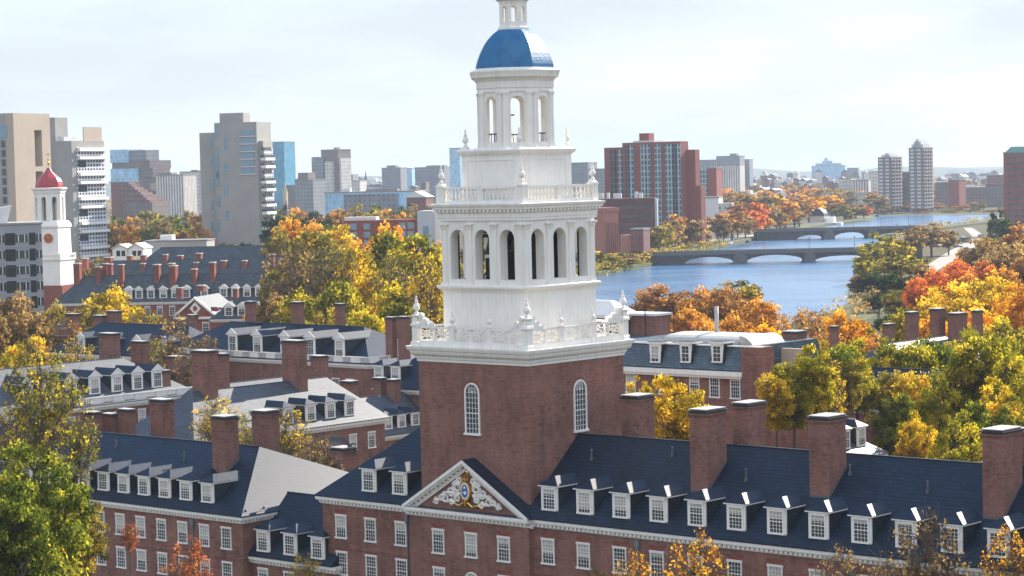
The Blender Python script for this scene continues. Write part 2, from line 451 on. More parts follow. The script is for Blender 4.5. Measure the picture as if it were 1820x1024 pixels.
class Hall:
    """brick hall with a pitched roof, its ridge along u"""
    def __init__(s, F, name, label, cat='building', group=None, u0=0, u1=20, v0=0, v1=12, ze=13, k=.86, ends=('hip', 'hip'), over=.5,
                 wall='brick', roof='slate', dentil=True, z0=-1.0, cornice=.62, hipk=1.0, vr=None):
        s.F = F; s.u0, s.u1, s.v0, s.v1, s.ze, s.k, s.over = u0, u1, v0, v1, ze, k, over
        s.root = thing(name, label, cat, F, group=group)
        vm = (v0 + v1) / 2 if vr is None else vr; hd = vm - v0 + over; s.vm = vm; s.zr = ze + hd * k; s.kb = hd * k / (v1 + over - vm)
        b = MB(); b.box(u0, u1, v0, v1, z0, ze, 0)
        A = (u0 - over, v0 - over); B_ = (u1 + over, v1 + over)
        hk = hipk if isinstance(hipk, tuple) else (hipk, hipk)
        ra = u0 - over + hd * hk[0] if ends[0] == 'hip' else u0 - (.15 if ends[0] == 'gable' else 0)
        rb = u1 + over - hd * hk[1] if ends[1] == 'hip' else u1 + (.15 if ends[1] == 'gable' else 0)
        if rb < ra: ra = rb = (ra + rb) / 2
        s.ra, s.rb = ra, rb
        for e, uu in ((ends[0], u0), (ends[1], u1)):
            if e == 'gable':
                d = .12 if uu == u0 else -.12
                tri = [(v0, ze), (v1, ze), (vm, s.zr - over * k)]
                n = len(b.v); b.v += [(uu, v, z) for v, z in tri] + [(uu + d, v, z) for v, z in tri]
                for q in ((0, 1, 2), (5, 4, 3), (0, 3, 4, 1), (1, 4, 5, 2), (2, 5, 3, 0)): b.f.append(tuple(n + i for i in q)); b.m.append(0)
        s.wall = b.build('wall', M[wall], s.root)
        r = MB(); zt = ze + .02; th = .10
        ul = A[0] if ends[0] == 'hip' else ra; ur = B_[0] if ends[1] == 'hip' else rb
        P = [(ul, A[1], zt), (ur, A[1], zt), (ur, B_[1], zt), (ul, B_[1], zt)]
        Q = [(x, y, z + th) for x, y, z in P]
        E0, E1 = (ra, vm, s.zr + th), (rb, vm, s.zr + th)
        r.face(list(reversed(P)))
        for i in range(4):
            j = (i + 1) % 4; r.face([P[i], P[j], Q[j], Q[i]])
        r.face([Q[0], Q[1], E1, E0]); r.face([Q[2], Q[3], E0, E1])
        r.face([Q[1], Q[2], E1]); r.face([Q[3], Q[0], E0])
        if rb - ra > .5:
            r.box(ra, rb, vm - .10, vm + .10, s.zr + th - .06, s.zr + th + .05)   # ridge roll
        s.roof = r.build('roof', M[roof], s.root)
        if cornice:
            c = MB(); h = cornice; o = over
            rect = lambda q, za, zb: [c.box(u0 - q, u1 + q, v0 - q, v0 + .05, za, zb), c.box(u0 - q, u1 + q, v1 - .05, v1 + q, za, zb),
                                      c.box(u0 - q, u0 + .05, v0 + .05, v1 - .05, za, zb), c.box(u1 - .05, u1 + q, v0 + .05, v1 - .05, za, zb)]
            rect(o - .06, ze - h * .38, ze + .015); rect(o - .16, ze - h * .52, ze - h * .38); rect(.12, ze - h, ze - h * .52)
            if dentil:
                st = .42; za, zb = ze - h * .80, ze - h * .52
                n = int((u1 - u0) / st)
                for i in range(n + 1):
                    x = u0 + (u1 - u0) * i / n; c.box(x - .11, x + .11, v0 - o + .19, v0 - .11, za, zb)
                n = int((v1 - v0) / st)
                for i in range(n + 1):
                    y = v0 + (v1 - v0) * i / n; c.box(u1 + .11, u1 + o - .19, y - .11, y + .11, za, zb)
                    c.box(u0 - o + .19, u0 - .11, y - .11, y + .11, za, zb)
            s.cornice = c.build('cornice', M['white'], s.root)
    def zroof(s, v): return s.zr - abs(v - s.vm) * (s.k if v < s.vm else s.kb) + .1
    def chimney(s, u, v, wu, wv, ztop, mat='brick', far=False):
        zb = min(s.zroof(v - wv / 2), s.zroof(v + wv / 2)) - .4
        me = chimney_mesh(wu, wv, 0, ztop - zb, M[mat], far)
        o = inst('chimney', me, s.roof, (u, v, zb))
        if not far:
            f = MB(); kk = s.k if v < s.vm else -s.k
            for sd in (-1, 1):                                                  # stepped flashing up the sides
                n = max(3, int(wv / .25))
                for i in range(n):
                    y0 = -wv / 2 + wv * i / n; y1 = y0 + wv / n
                    zz = s.zroof(v + (y0 + y1) / 2) - zb
                    x = sd * (wu / 2 + .012)
                    f.box(min(x, x - sd * .03), max(x, x - sd * .03), y0 + .004, y1 - .004, zz - .3, zz + .22)
            f.box(-wu / 2 - .02, wu / 2 + .02, -wv / 2 - .02, -wv / 2 + .02, s.zroof(v - wv / 2) - zb - .3, s.zroof(v - wv / 2) - zb + .16)
            o2 = f.build('flashing', M['flash'], s.roof); o2.location = (u, v, zb)
        return o
    def chim_px(s, xl, xm, xr, ytop, v=None, ybase=None, mat='brick', far=False):
        """chimney whose near vertical edge stands at photo column xm"""
        F = s.F
        if v is None:
            u, v, _ = F.on_slope(xm, ybase, s.v0 - s.over, s.ze + .1, s.k)
        u, _, z = F.on_v(xm, ytop, v)
        if F.yaw > 0:                    # the near edge is the front left one
            wu = max(.9, F.on_v(xr, ytop, v)[0] - u); wv = max(.9, F.on_u(xl, ytop, u)[1] - v)
            return s.chimney(u + wu / 2, v + wv / 2, wu, wv, z, mat, far)
        wu = max(.9, u - F.on_v(xl, ytop, v)[0]); wv = max(.9, F.on_u(xr, ytop, u)[1] - v)
        return s.chimney(u - wu / 2, v + wv / 2, wu, wv, z, mat, far)
    def dormers(s, us, zsill, w=1.35, h=1.75, kind='hip', mat='slate', cols=4, rows=6):
        v = s.v0 - s.over + (zsill - s.ze - .12) / s.k
        for u in us: dormer(s.root, u, v, zsill, w, h, s.k, kind, 0, cols, rows, mat)
    def windows(s, us, zs, w=1.15, h=1.85, cols=4, rows=6):
        for z in zs:
            for u in us: window(s.root, u, s.v0, z, w, h, 0, cols, rows)
    def end_windows(s, vs, zs, w=1.15, h=1.85, cols=4, rows=6):
        for z in zs:
            for v in vs: window(s.root, s.u1, v, z, w, h, math.pi / 2, cols, rows)
    def balustrade(s, side='front', u0=None, u1=None):
        b = MB(); o = s.over - .25; z = s.ze + .05; zb, zt = z + .15, z + .95
        u0 = s.u0 if u0 is None else u0; u1 = s.u1 if u1 is None else u1
        def run(L, tr):
            n = max(1, round(L / 3.4)); st = L / n
            def bx(x0, x1, y0, y1, a, c):
                p = [tr(x0, y0), tr(x1, y1)]
                b.box(min(p[0][0], p[1][0]), max(p[0][0], p[1][0]), min(p[0][1], p[1][1]), max(p[0][1], p[1][1]), a, c)
            bx(0, L, -.1, .1, z - .1, zb + .02); bx(0, L, -.12, .12, zt - .1, zt + .05)
            for i in range(n):
                x = i * st; bx(x, x + st * .5, -.09, .09, zb + .02, zt - .1)
                m = 6
                for j in range(m):
                    xx = x + st * .5 + st * .5 * (j + .5) / m; bx(xx - .05, xx + .05, -.05, .05, zb + .02, zt - .1)
        if side in ('front', 'both'): run(u1 - u0 + 2 * o, lambda x, y: (u0 - o + x, s.v0 - o + y))
        if side in ('end', 'both'): run(s.v1 - s.v0 + 2 * o - .3, lambda x, y: (s.u1 + o + y, s.v0 - o + .15 + x))
        return b.build('balustrade', M['white'], s.root)

def arc(cx, zs, r, n=10):
    return [(cx - r * math.cos(math.pi * i / n), zs + r * math.sin(math.pi * i / n)) for i in range(n + 1)]
def archwall(b, T, x0, x1, z0, z1, ops, t, m=0, n=10, ry=None):
    """wall with arched openings; T maps (x, depth, z); ops = [(centre, width, sill, spring)]; ry = rise of the arch"""
    def q(p, rev=False):
        p = [T(*a) for a in p]; b.face(p[::-1] if rev else p, m)
    xs = x0
    for (c, w, zs, zp) in sorted(ops) + [(None,) * 4]:
        xe = x1 if c is None else c - w / 2
        if xe > xs + 1e-6:
            q([(xs, 0, z0), (xe, 0, z0), (xe, 0, z1), (xs, 0, z1)]); q([(xs, t, z0), (xe, t, z0), (xe, t, z1), (xs, t, z1)], True)
        if c is None: break
        if zs > z0 + 1e-6:
            q([(c - w / 2, 0, z0), (c + w / 2, 0, z0), (c + w / 2, 0, zs), (c - w / 2, 0, zs)])
            q([(c - w / 2, t, z0), (c + w / 2, t, z0), (c + w / 2, t, zs), (c - w / 2, t, zs)], True)
            q([(c - w / 2, 0, zs), (c + w / 2, 0, zs), (c + w / 2, t, zs), (c - w / 2, t, zs)])
        q([(c - w / 2, 0, zs), (c - w / 2, t, zs), (c - w / 2, t, zp), (c - w / 2, 0, zp)])
        q([(c + w / 2, 0, zs), (c + w / 2, 0, zp), (c + w / 2, t, zp), (c + w / 2, t, zs)])
        rise = w / 2 if ry is None else ry
        A = [(c - w / 2 * math.cos(math.pi * i / n), zp + rise * math.sin(math.pi * i / n)) for i in range(n + 1)]
        for (xa, za), (xb, zb) in zip(A, A[1:]):
            q([(xa, 0, za), (xb, 0, zb), (xb, 0, z1), (xa, 0, z1)]); q([(xa, t, za), (xb, t, zb), (xb, t, z1), (xa, t, z1)], True)
            q([(xa, 0, za), (xa, t, za), (xb, t, zb), (xb, 0, zb)])
        xs = c + w / 2
    q([(x0, 0, z0), (x0, 0, z1), (x0, t, z1), (x0, t, z0)]); q([(x1, 0, z0), (x1, t, z0), (x1, t, z1), (x1, 0, z1)])
    q([(x0, 0, z1), (x1, 0, z1), (x1, t, z1), (x0, t, z1)]); q([(x0, 0, z0), (x1, 0, z0), (x1, t, z0), (x0, t, z0)], True)
# ------------------------------------------------------------------ bell tower
GRID = -41.6                                        # yaw of the college's building grid
TC = Vector((.62, 189.0, 0))                        # centre of the tower
FT = Frame(910, 512, 100, GRID); FT.o = TC.copy()   # frame at the tower centre
Z = CAM_Z
tower = thing('bell_tower', 'tall white and brick bell tower with a blue dome above the pediment', 'bell tower', FT)

def dome_blue():
    t = NT('blue_dome_paint')
    x, y, z = t.xyz()
    n = t.noise(1.2, 5); n2 = t.noise(6, 3)
    col = t.ramp(n, [(.3, (.006, .105, .245, 1)), (.7, (.014, .15, .32, 1))])
    b = t.new('TexBrick'); b.inputs['Scale'].default_value = 1; b.inputs['Brick Width'].default_value = .55; b.inputs['Row Height'].default_value = .4; b.inputs['Mortar Size'].default_value = .03
    ang = t.math('MULTIPLY', t.math('ARCTAN2', y, x), 3.0)
    t.link(t.comb(ang, z), b.inputs['Vector'])
    t.bump(t.math('ADD', b.outputs['Fac'], t.math('MULTIPLY', n2, 1.4)), .5, .05)
    return t.set(col, t.math('ADD', t.math('MULTIPLY', n2, .25), .32), .5)
M['copper_blue'] = dome_blue()

def face_tr(h, i):
    """the i-th side of a square of half-width h: (along, depth inward, z) -> local xyz"""
    a = i * math.pi / 2; c, s = round(math.cos(a)), round(math.sin(a))
    return lambda x, y, z: (c * x - s * (-h + y), s * x + c * (-h + y), z)
def oct_tr(ap, i):
    a = i * math.pi / 4; c, s = math.cos(a), math.sin(a)
    return lambda x, y, z: (c * x - s * (-ap + y), s * x + c * (-ap + y), z)
def tbox(b, T, x0, x1, y0, y1, z0, z1, m=0):
    p = [T(x, y, z) for z in (z0, z1) for x, y in ((x0, y0), (x1, y0), (x1, y1), (x0, y1))]
    n = len(b.v); b.v += p
    for q in ((0, 3, 2, 1), (4, 5, 6, 7), (0, 1, 5, 4), (1, 2, 6, 5), (2, 3, 7, 6), (3, 0, 4, 7)): b.f.append(tuple(n + i for i in q)); b.m.append(m)

HS = 6.0
b = MB(); b.square([(HS, 0), (HS, Z - 14.75)]); b.build('brick_shaft', M['brick'], tower)
b = MB(); b.square([(HS + .08, Z - 15.25), (HS + .10, Z - 15.05), (HS + .18, Z - 15.0), (HS + .24, Z - 14.8), (HS + .45, Z - 14.62), (HS + .52, Z - 14.45), (HS + .52, Z - 14.34), (HS + .66, Z - 14.28), (HS + .74, Z - 14.05), (HS + .74, Z - 13.95)])
b.build('ledge_cornice', M['white'], tower)
# arched shaft windows
def arched_window(w, h, mats):
    b = MB(); r = w / 2; hs = h - r
    def ring(r0, r1, y0, y1, m):
        A = [(-r1, 0)] + arc(0, hs, r1, 14) + [(r1, 0)]; B_ = [(-r0, 0)] + arc(0, hs, r0, 14) + [(r0, 0)]
        for i in range(len(A) - 1):
            b.face([(A[i][0], y0, A[i][1]), (A[i + 1][0], y0, A[i + 1][1]), (B_[i + 1][0], y0, B_[i + 1][1]), (B_[i][0], y0, B_[i][1])][::-1], m)
            b.face([(A[i][0], y0, A[i][1]), (A[i + 1][0], y0, A[i + 1][1]), (A[i + 1][0], y1, A[i + 1][1]), (A[i][0], y1, A[i][1])], m)
            b.face([(B_[i][0], y0, B_[i][1]), (B_[i + 1][0], y0, B_[i + 1][1]), (B_[i + 1][0], y1, B_[i + 1][1]), (B_[i][0], y1, B_[i][1])][::-1], m)
    ring(r - .14, r, -.12, 0, 0)
    b.box(-r - .1, r + .1, -.2, 0, -.12, .06, 0)
    for i in range(1, 4): x = -r + .14 + (w - .28) * i / 4; b.box(x - .017, x + .017, -.06, -.01, .06, hs + math.sqrt(max(0, (r - .14) ** 2 - x * x)), 0)
    for i in range(1, 9): z = hs * i / 8; b.box(-r + .1, r - .1, -.058, -.01, z - (.04 if i == 4 else .017), z + (.04 if i == 4 else .017), 0)
    for a in (30, 60, 90, 120, 150): b.tube((0, -.04, hs), ((r - .1) * math.cos(R(a)), -.04, hs + (r - .1) * math.sin(R(a))), .017, .017, 4)
    b.path([(x, -.04, z) for x, z in arc(0, hs, r * .5, 8)], [.017] * 9, 4)
    return b.mesh('window', mats)
def arched_pane(w, h):
    b = MB(); r = w / 2; b.slab([(-r + .05, .03), (r - .05, .03)] + arc(0, h - r, r - .05, 14)[::-1], -.025, .02)
    return b.mesh('pane', M['glass'])
aw, ap_ = arched_window(1.62, 4.15, M['white']), arched_pane(1.62, 4.15)
hood = MB(); pts = arc(0, 4.15 - .81, .96, 14); pin = arc(0, 4.15 - .81, .80, 14)
for i in range(14):
    hood.face([(pts[i][0], -.035, pts[i][1]), (pin[i][0], -.035, pin[i][1]), (pin[i + 1][0], -.035, pin[i + 1][1]), (pts[i + 1][0], -.035, pts[i + 1][1])])
    hood.face([(pts[i][0], -.035, pts[i][1]), (pts[i + 1][0], -.035, pts[i + 1][1]), (pts[i + 1][0], 0, pts[i + 1][1]), (pts[i][0], 0, pts[i][1])])
hm = hood.mesh('brick_arch', M['brick_far'])
for i in range(2):
    T = face_tr(HS, i); o = inst('window', aw, tower, T(-.05 if i == 0 else .25, 0, Z - 20.95), i * math.pi / 2); inst('pane', ap_, o)
    inst('brick_arch', hm, o)

# lower balustrade with fretwork panels
def fret(b, T, x0, x1, z0, z1):
    w = x1 - x0; r = .045
    def bar(xa, za, xb, zb, rr=r):
        b.tube(T(xa, 0, za), T(xb, 0, zb), rr, rr, 4)
    xm, zm = (x0 + x1) / 2, (z0 + z1) / 2
    bar(x0, z0, x1, z1); bar(x0, z1, x1, z0)
    q = .30
    xa, xb, za, zb = x0 + w * q, x1 - w * q, z0 + (z1 - z0) * q, z1 - (z1 - z0) * q
    bar(xa, za, xb, za); bar(xa, zb, xb, zb); bar(xa, za, xa, zb); bar(xb, za, xb, zb)
    bar(xm, z0, xm, za); bar(xm, zb, xm, z1); bar(x0, zm, xa, zm); bar(xb, zm, x1, zm)
HB = 6.05; zb0, zb1 = Z - 13.95, Z - 12.35
finial_prof = lambda s: [(.20 * s, 0), (.22 * s, .1 * s), (.12 * s, .2 * s), (.10 * s, .3 * s), (.30 * s, .42 * s), (.33 * s, .62 * s), (.24 * s, .82 * s), (.13 * s, .95 * s), (.18 * s, 1.05 * s), (.11 * s, 1.2 * s), (.07 * s, 1.38 * s), (.10 * s, 1.45 * s), (.02 * s, 1.62 * s)]
fb = MB(); fb.lathe(finial_prof(.74), n=12); fin_m = fb.mesh('urn_finial', M['white'], True)
fb = MB(); fb.square([(.36, 0), (.36, .12), (.28, .18), (.25, .6), (.34, .7), (.34, .78), (.2, .84)]); n0 = len(fb.v)
fb.lathe([(r * .85, z * .88 + .84) for r, z in finial_prof(1.1)], n=12); fin_big = fb.mesh('corner_finial', M['white'])
sc = MB()
prof = [(0, 0), (1.45, 0), (1.5, .12), (1.32, .22), (1.1, .18), (.95, .3), (.8, .5), (.62, .48), (.5, .62), (.42, .9), (.22, 1.02), (0, 1.0)]
sc.slab(prof, -.11, .11)
for (x, z, r) in ((1.3, .14, .2), (.72, .42, .24), (.25, .85, .24)):
    sc.rings([[(x + r * math.cos(a), y, z + r * math.sin(a)) for a in [2 * math.pi * k / 10 for k in range(10)]] for y in (-.16, .16)])
scroll_m = sc.mesh('scroll', M['white'])
for i in range(4):
    T = face_tr(HB, i); b = MB()
    tbox(b, T, -HB + .36, HB - .36, -.12, .12, zb0, zb0 + .42); tbox(b, T, -HB + .36, HB - .36, -.13, .13, zb1 - .17, zb1 - .02)
    tbox(b, T, -HB + .36, HB - .36, -.09, .09, zb0 + .40, zb0 + .44)
    posts = [-HB + .02, -HB / 3, HB / 3, HB - .02]
    for xp in posts[1:3]:
        tbox(b, T, xp - .27, xp + .27, -.18, .18, zb0, zb1); tbox(b, T, xp - .33, xp + .33, -.22, .22, zb1, zb1 + .1)
    for k in range(3):
        xa, xb = posts[k] + .34, posts[k + 1] - .34; mid = (xa + xb) / 2
        tbox(b, T, mid - .09, mid + .09, -.07, .07, zb0 + .42, zb1 - .17)
        for q0, q1 in ((xa, mid - .09), (mid + .09, xb)): fret(b, T, q0, q1, zb0 + .44, zb1 - .17)
    b.build('fretwork_balustrade', M['white'], tower)
    for xp in posts[1:3]: inst('urn_finial', fin_m, tower, T(xp, 0, zb1 + .1))
    b = MB(); cx, cy, _ = T(-HB, 0, 0); b.square([(.36, zb0), (.36, zb0 + .3), (.3, zb0 + .36), (.3, zb1 - .05), (.4, zb1 + .02), (.4, zb1 + .12)], 0, cx, cy)
    b.build('corner_post', M['white'], tower)
    inst('corner_finial', fin_big, tower, (cx, cy, zb1 + .12))
    inst('scroll', scroll_m, tower, T(-HB + .33, 0, zb1 - .02), i * math.pi / 2)
    inst('scroll', scroll_m, tower, T(HB - .33, 0, zb1 - .02), i * math.pi / 2 + math.pi)

# white drum below the belfry
HA = 4.47
b = MB(); b.square([(HA, Z - 14.2), (HA, Z - 9.45)]); b.build('drum', M['white'], tower)
b = MB(); b.square([(HA + .04, Z - 9.6), (HA + .08, Z - 9.42), (HA + .25, Z - 9.36), (HA + .36, Z - 9.2), (HA + .36, Z - 9.08), (HA + .16, Z - 9.0)]); b.build('belt_course', M['white'], tower)
# belfry with three arches to a side
ZB0, ZB1 = Z - 9.0, Z - 3.75
b = MB()
for i in range(4):
    hw = HA if i % 2 == 0 else HA - .001
    T = face_tr(hw, i)
    archwall(b, T, -HA + (0 if i % 2 == 0 else .9), HA - (0 if i % 2 == 0 else .9), ZB0, ZB1, [(c, 1.56, Z - 8.55, Z - 5.25) for c in (-2.72, 0, 2.72)], .9, 0, 12)
b.build('belfry', M['white'], tower)
b = MB()                                             # added dark panels: shade of the bell chamber put into colour
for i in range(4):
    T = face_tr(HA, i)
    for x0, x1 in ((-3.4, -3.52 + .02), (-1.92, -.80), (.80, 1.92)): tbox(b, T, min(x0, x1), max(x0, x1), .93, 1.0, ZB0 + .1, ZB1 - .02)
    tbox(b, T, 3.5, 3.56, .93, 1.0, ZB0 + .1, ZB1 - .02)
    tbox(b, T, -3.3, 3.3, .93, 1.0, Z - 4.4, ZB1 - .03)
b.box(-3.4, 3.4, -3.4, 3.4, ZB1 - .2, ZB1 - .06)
b.build('chamber_shade', M['dark'], tower)
b = MB(); b.box(-HA + .9, HA - .9, -HA + .9, HA - .9, ZB0 - .2, ZB0 + .1, 0); b.build('belfry_floor', M['stone'], tower)
pl = MB(); w = .34
pl.box(-w, w, -.14, 0, ZB0 - ZB0, .22); pl.box(-w + .04, w - .04, -.12, 0, .22, .32); pl.box(-w + .07, w - .07, -.10, 0, .32, 4.35)
pl.box(-w + .05, w - .05, -.12, 0, 4.35, 4.42)
pl.rings([[(-x, -y, z), (x, -y, z), (x, 0, z), (-x, 0, z)] for x, y, z in ((w - .08, .1, 4.42), (w - .06, .13, 4.6), (w - .02, .16, 4.8), (w + .05, .24, 4.92))])
pl.box(-w - .07, w + .07, -.26, 0, 4.92, 5.0)
for x in (-.22, 0, .22):
    for z, yy in ((4.5, .16), (4.68, .2)): pl.rings([[(x - .07, -.1, z), (x + .07, -.1, z), (x + .07, 0, z), (x - .07, 0, z)], [(x - .09, -yy, z + .12), (x + .09, -yy, z + .12), (x + .09, 0, z + .12), (x - .09, 0, z + .12)], [(x - .03, -yy - .05, z + .16), (x + .03, -yy - .05, z + .16), (x + .03, 0, z + .18), (x - .03, 0, z + .18)]])
for s in (-1, 1): pl.lathe([(.06, 4.84), (.10, 4.86), (.10, 4.94), (.05, 4.95)], s * (w + .02), -.2, 8)
pl_m = pl.mesh('pilaster', M['white'])
for i in range(4):
    T = face_tr(HA, i)
    for x in (-HA + .36, -1.36, 1.36, HA - .36): inst('pilaster', pl_m, tower, T(x, 0, ZB0), i * math.pi / 2)
# architrave, dentils and cornice
b = MB(); b.square([(HA + .16, ZB1), (HA + .16, ZB1 + .22), (HA + .2, ZB1 + .24), (HA + .2, Z - 3.2), (HA + .14, Z - 3.12)])
b.square([(HA + .26, Z - 3.12), (HA + .26, Z - 3.0), (HA + .2, Z - 2.98)])
b.square([(HA + .45, Z - 2.86), (HA + .52, Z - 2.84), (HA + .56, Z - 2.66), (HA + .64, Z - 2.6), (HA + .7, Z - 2.44), (HA + .7, Z - 2.4), (HA + .2, Z - 2.34)])
b.square([(HA + .3, Z - 2.99), (HA + .3, Z - 2.85)])
for i in range(4):
    T = face_tr(HA, i)
    for k in range(22): x = -HA - .2 + (2 * HA + .4) * k / 21; tbox(b, T, x - .11, x + .11, -.46, -.24, Z - 3.02, Z - 2.86)
b.build('belfry_cornice', M['white'], tower)
# bells on a timber frame
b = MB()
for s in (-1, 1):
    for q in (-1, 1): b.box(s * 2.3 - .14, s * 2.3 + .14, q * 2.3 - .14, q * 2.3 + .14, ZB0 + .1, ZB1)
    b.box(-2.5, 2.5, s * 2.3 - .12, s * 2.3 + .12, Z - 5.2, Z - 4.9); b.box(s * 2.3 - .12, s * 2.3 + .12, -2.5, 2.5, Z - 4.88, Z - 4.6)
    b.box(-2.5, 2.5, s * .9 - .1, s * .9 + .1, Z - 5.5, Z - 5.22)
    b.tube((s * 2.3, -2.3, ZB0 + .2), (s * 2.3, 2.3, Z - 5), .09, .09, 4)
b.box(-2.05, 2.05, -1.2, 2.1, ZB0 + .1, ZB1 - .1); b.box(-1.9, -.4, -2.0, -1.2, ZB0 + .1, Z - 6.9)  # added solid dark boxes put the chamber's shade in as colour
b.build('bell_frame_and_shade', M['dark'], tower)
bm_ = MB(); bm_.lathe([(.05, 0), (.30, -.05), (.42, -.25), (.48, -.6), (.60, -1.0), (.82, -1.32), (.84, -1.4), (.7, -1.4), (.3, -.4)], n=16); bell_m = bm_.mesh('bell', M['bronze'], True)
for x, y, s in ((-1.3, -1.7, 1.0), (1.2, -1.7, .8), (0, -1.75, .65), (2.0, 1.2, .7), (2.0, -.3, .85), (-1.9, .6, .6)):
    inst('bell', bell_m, tower, (x, y, Z - 5.2), 0, (s, s, s))
# upper balustrade
HU = 4.42; zu0, zu1 = Z - 2.36, Z - .98
bal = MB(); bal.lathe([(.09, 0), (.09, .06), (.05, .1), (.10, .28), (.11, .38), (.06, .58), (.045, .74), (.08, .82), (.08, .88)], n=8); bal_m = bal.mesh('baluster', M['white'], True)
ub = MB(); ub.square([(.32, 0), (.32, .1), (.22, .16), (.2, .3)]); ub.lathe([(r * .9, z + .3) for r, z in finial_prof(.9)], n=12); urn_m = ub.mesh('urn', M['white'])
for i in range(4):
    T = face_tr(HU, i); b = MB()
    tbox(b, T, -HU + .3, HU - .3, -.16, .16, zu0, zu0 + .24); tbox(b, T, -HU + .3, HU - .3, -.17, .17, zu1 - .22, zu1 - .02)
    tbox(b, T, -.3, .3, -.2, .2, zu0, zu1 + .02)
    cx, cy, _ = T(-HU, 0, 0); b.square([(.32, zu0), (.32, zu1 - .1), (.37, zu1 - .04), (.37, zu1 + .06)], 0, cx, cy)
    rail = b.build('baluster_rail', M['white'], tower)
    for s in (-1, 1):
        for k in range(9):
            x = s * (.48 + (HU - .9) * k / 8); inst('baluster', bal_m, rail, T(x, 0, zu0 + .24), 0, (1, 1, (zu1 - zu0 - .46) / .88))
    inst('urn', urn_m, tower, (cx, cy, zu1 + .06))
# panelled block and its capping
HP = 3.2
b = MB(); b.square([(HP, Z - 2.4), (HP, Z + 1.6)])
b.square([(HP + .1, Z - 2.38), (HP + .1, Z - 1.8), (HP + .02, Z - 1.74)])
for i in range(4):
    T = face_tr(HP, i)
    for x0, x1, za, zb in ((-2.6, 2.6, Z + 1.1, Z + 1.2), (-2.6, 2.6, Z - 1.2, Z - 1.1), (-2.6, -2.5, Z - 1.1, Z + 1.1), (2.5, 2.6, Z - 1.1, Z + 1.1)): tbox(b, T, x0, x1, -.05, .05, za, zb)
b.build('panelled_block', M['white'], tower)
b = MB(); b.square([(HP + .04, Z + 1.5), (HP + .08, Z + 1.6), (HP + .2, Z + 1.66), (HP + .3, Z + 1.86), (HP + .3, Z + 1.96), (HP - .1, Z + 2.12)]); b.build('block_capping', M['white'], tower)
for sx in (-1, 1):
    for sy in (-1, 1): inst('urn', urn_m, tower, (sx * 2.95, sy * 2.95, Z + 1.98))
# octagonal lantern stage
AP = 2.98; side = 2 * AP * math.tan(math.pi / 8)
z0, z1 = Z + 2.1, Z + 7.15
def octa(b, prof, m=0):
    b.rings([[(r / math.cos(math.pi / 8) * math.cos(math.pi / 8 + k * math.pi / 4), r / math.cos(math.pi / 8) * math.sin(math.pi / 8 + k * math.pi / 4), z) for k in range(8)] for r, z in prof], m)
b = MB()
for i in range(8): archwall(b, oct_tr(AP, i), -side / 2, side / 2, z0, z1, [(0, 1.12, z0 + .45, z0 + 3.65)], .42, 0, 12)
b.build('octagon_stage', M['white'], tower)
b = MB(); octa(b, [(AP - .3, z0 - .02), (AP - .3, z0 + .1)]); octa(b, [(AP - .35, z1 - .12), (AP - .35, z1 - .02)]); b.build('octagon_floor', M['white'], tower)
pb = MB(); pb.box(-.30, .30, -.14, 0, 0, .42); pb.box(-.24, .24, -.11, 0, .42, 4.3); pb.box(-.28, .28, -.15, 0, 4.3, 4.42); pb.box(-.31, .31, -.18, 0, 4.42, 4.55); pb_m = pb.mesh('octagon_pilaster', M['white'])
for i in range(8):
    T = oct_tr(AP, i)
    for s in (-1, 1): inst('octagon_pilaster', pb_m, tower, T(s * (side / 2 - .26), 0, z0), i * math.pi / 4)
b = MB(); octa(b, [(AP + .08, Z + 6.65), (AP + .08, Z + 6.95), (AP + .14, Z + 6.98), (AP + .14, Z + 7.5), (AP + .22, Z + 7.6), (AP + .3, Z + 7.72), (AP + .52, Z + 7.85), (AP + .58, Z + 8.1), (AP + .66, Z + 8.3), (AP + .66, Z + 8.38), (AP + .2, Z + 8.52), (AP + .2, Z + 8.6)])
b.build('octagon_cornice', M['white'], tower)
b = MB()
for i in (0, 2, 5):
    T = oct_tr(AP - .3, i)
    for x in (-.3, .05, .3): b.tube(T(x, 0, z0 + .4), T(x, 0, z0 + (1.2 if x else 4.0)), .04, .04, 4)
    b.tube(T(-.6, 0, z0 + 1.15), T(.6, 0, z0 + 1.15), .05, .05, 4)
T = oct_tr(.6, 0); b.tube(T(-.2, 0, z0 + .1), T(-.2, 0, z0 + 4.6), .07, .07, 5); b.tube(T(-.6, 0, z0 + 2.7), T(.4, 0, z0 + 2.7), .06, .06, 4)
b.build('iron_rail', M['darkmetal'], tower)
# blue dome, small lantern and finial
b = MB(); prof = [(AP + .16, Z + 8.58)]
for t_, w_ in ((0, 1), (.08, .99), (.17, .955), (.27, .90), (.37, .835), (.47, .76), (.56, .685), (.64, .61), (.72, .515), (.79, .42), (.86, .31), (.93, .165), (1, 0)):
    prof.append((1.2 + (AP + .16 - 1.2) * w_, Z + 8.62 + 3.2 * t_))
octa(b, prof); b.build('dome', M['copper_blue'], tower)
b = MB()
for i in range(8): T = oct_tr(1.10, i); archwall(b, T, -.455, .455, Z + 12.0, Z + 14.0, [(0, .44, Z + 12.42, Z + 13.5)], .2, 0, 8)
octa(b, [(1.26, Z + 11.7), (1.26, Z + 11.95), (1.12, Z + 12.02)]); octa(b, [(1.14, Z + 13.95), (1.14, Z + 14.1), (1.34, Z + 14.2), (1.38, Z + 14.32), (1.1, Z + 14.4)])
b.build('lantern', M['white'], tower)
b = MB(); octa(b, [(1.1, Z + 14.38), (1.0, Z + 14.9), (.7, Z + 15.4), (.3, Z + 15.8), (.12, Z + 16.4)]); b.build('lantern_cap', M['copper_blue'], tower)
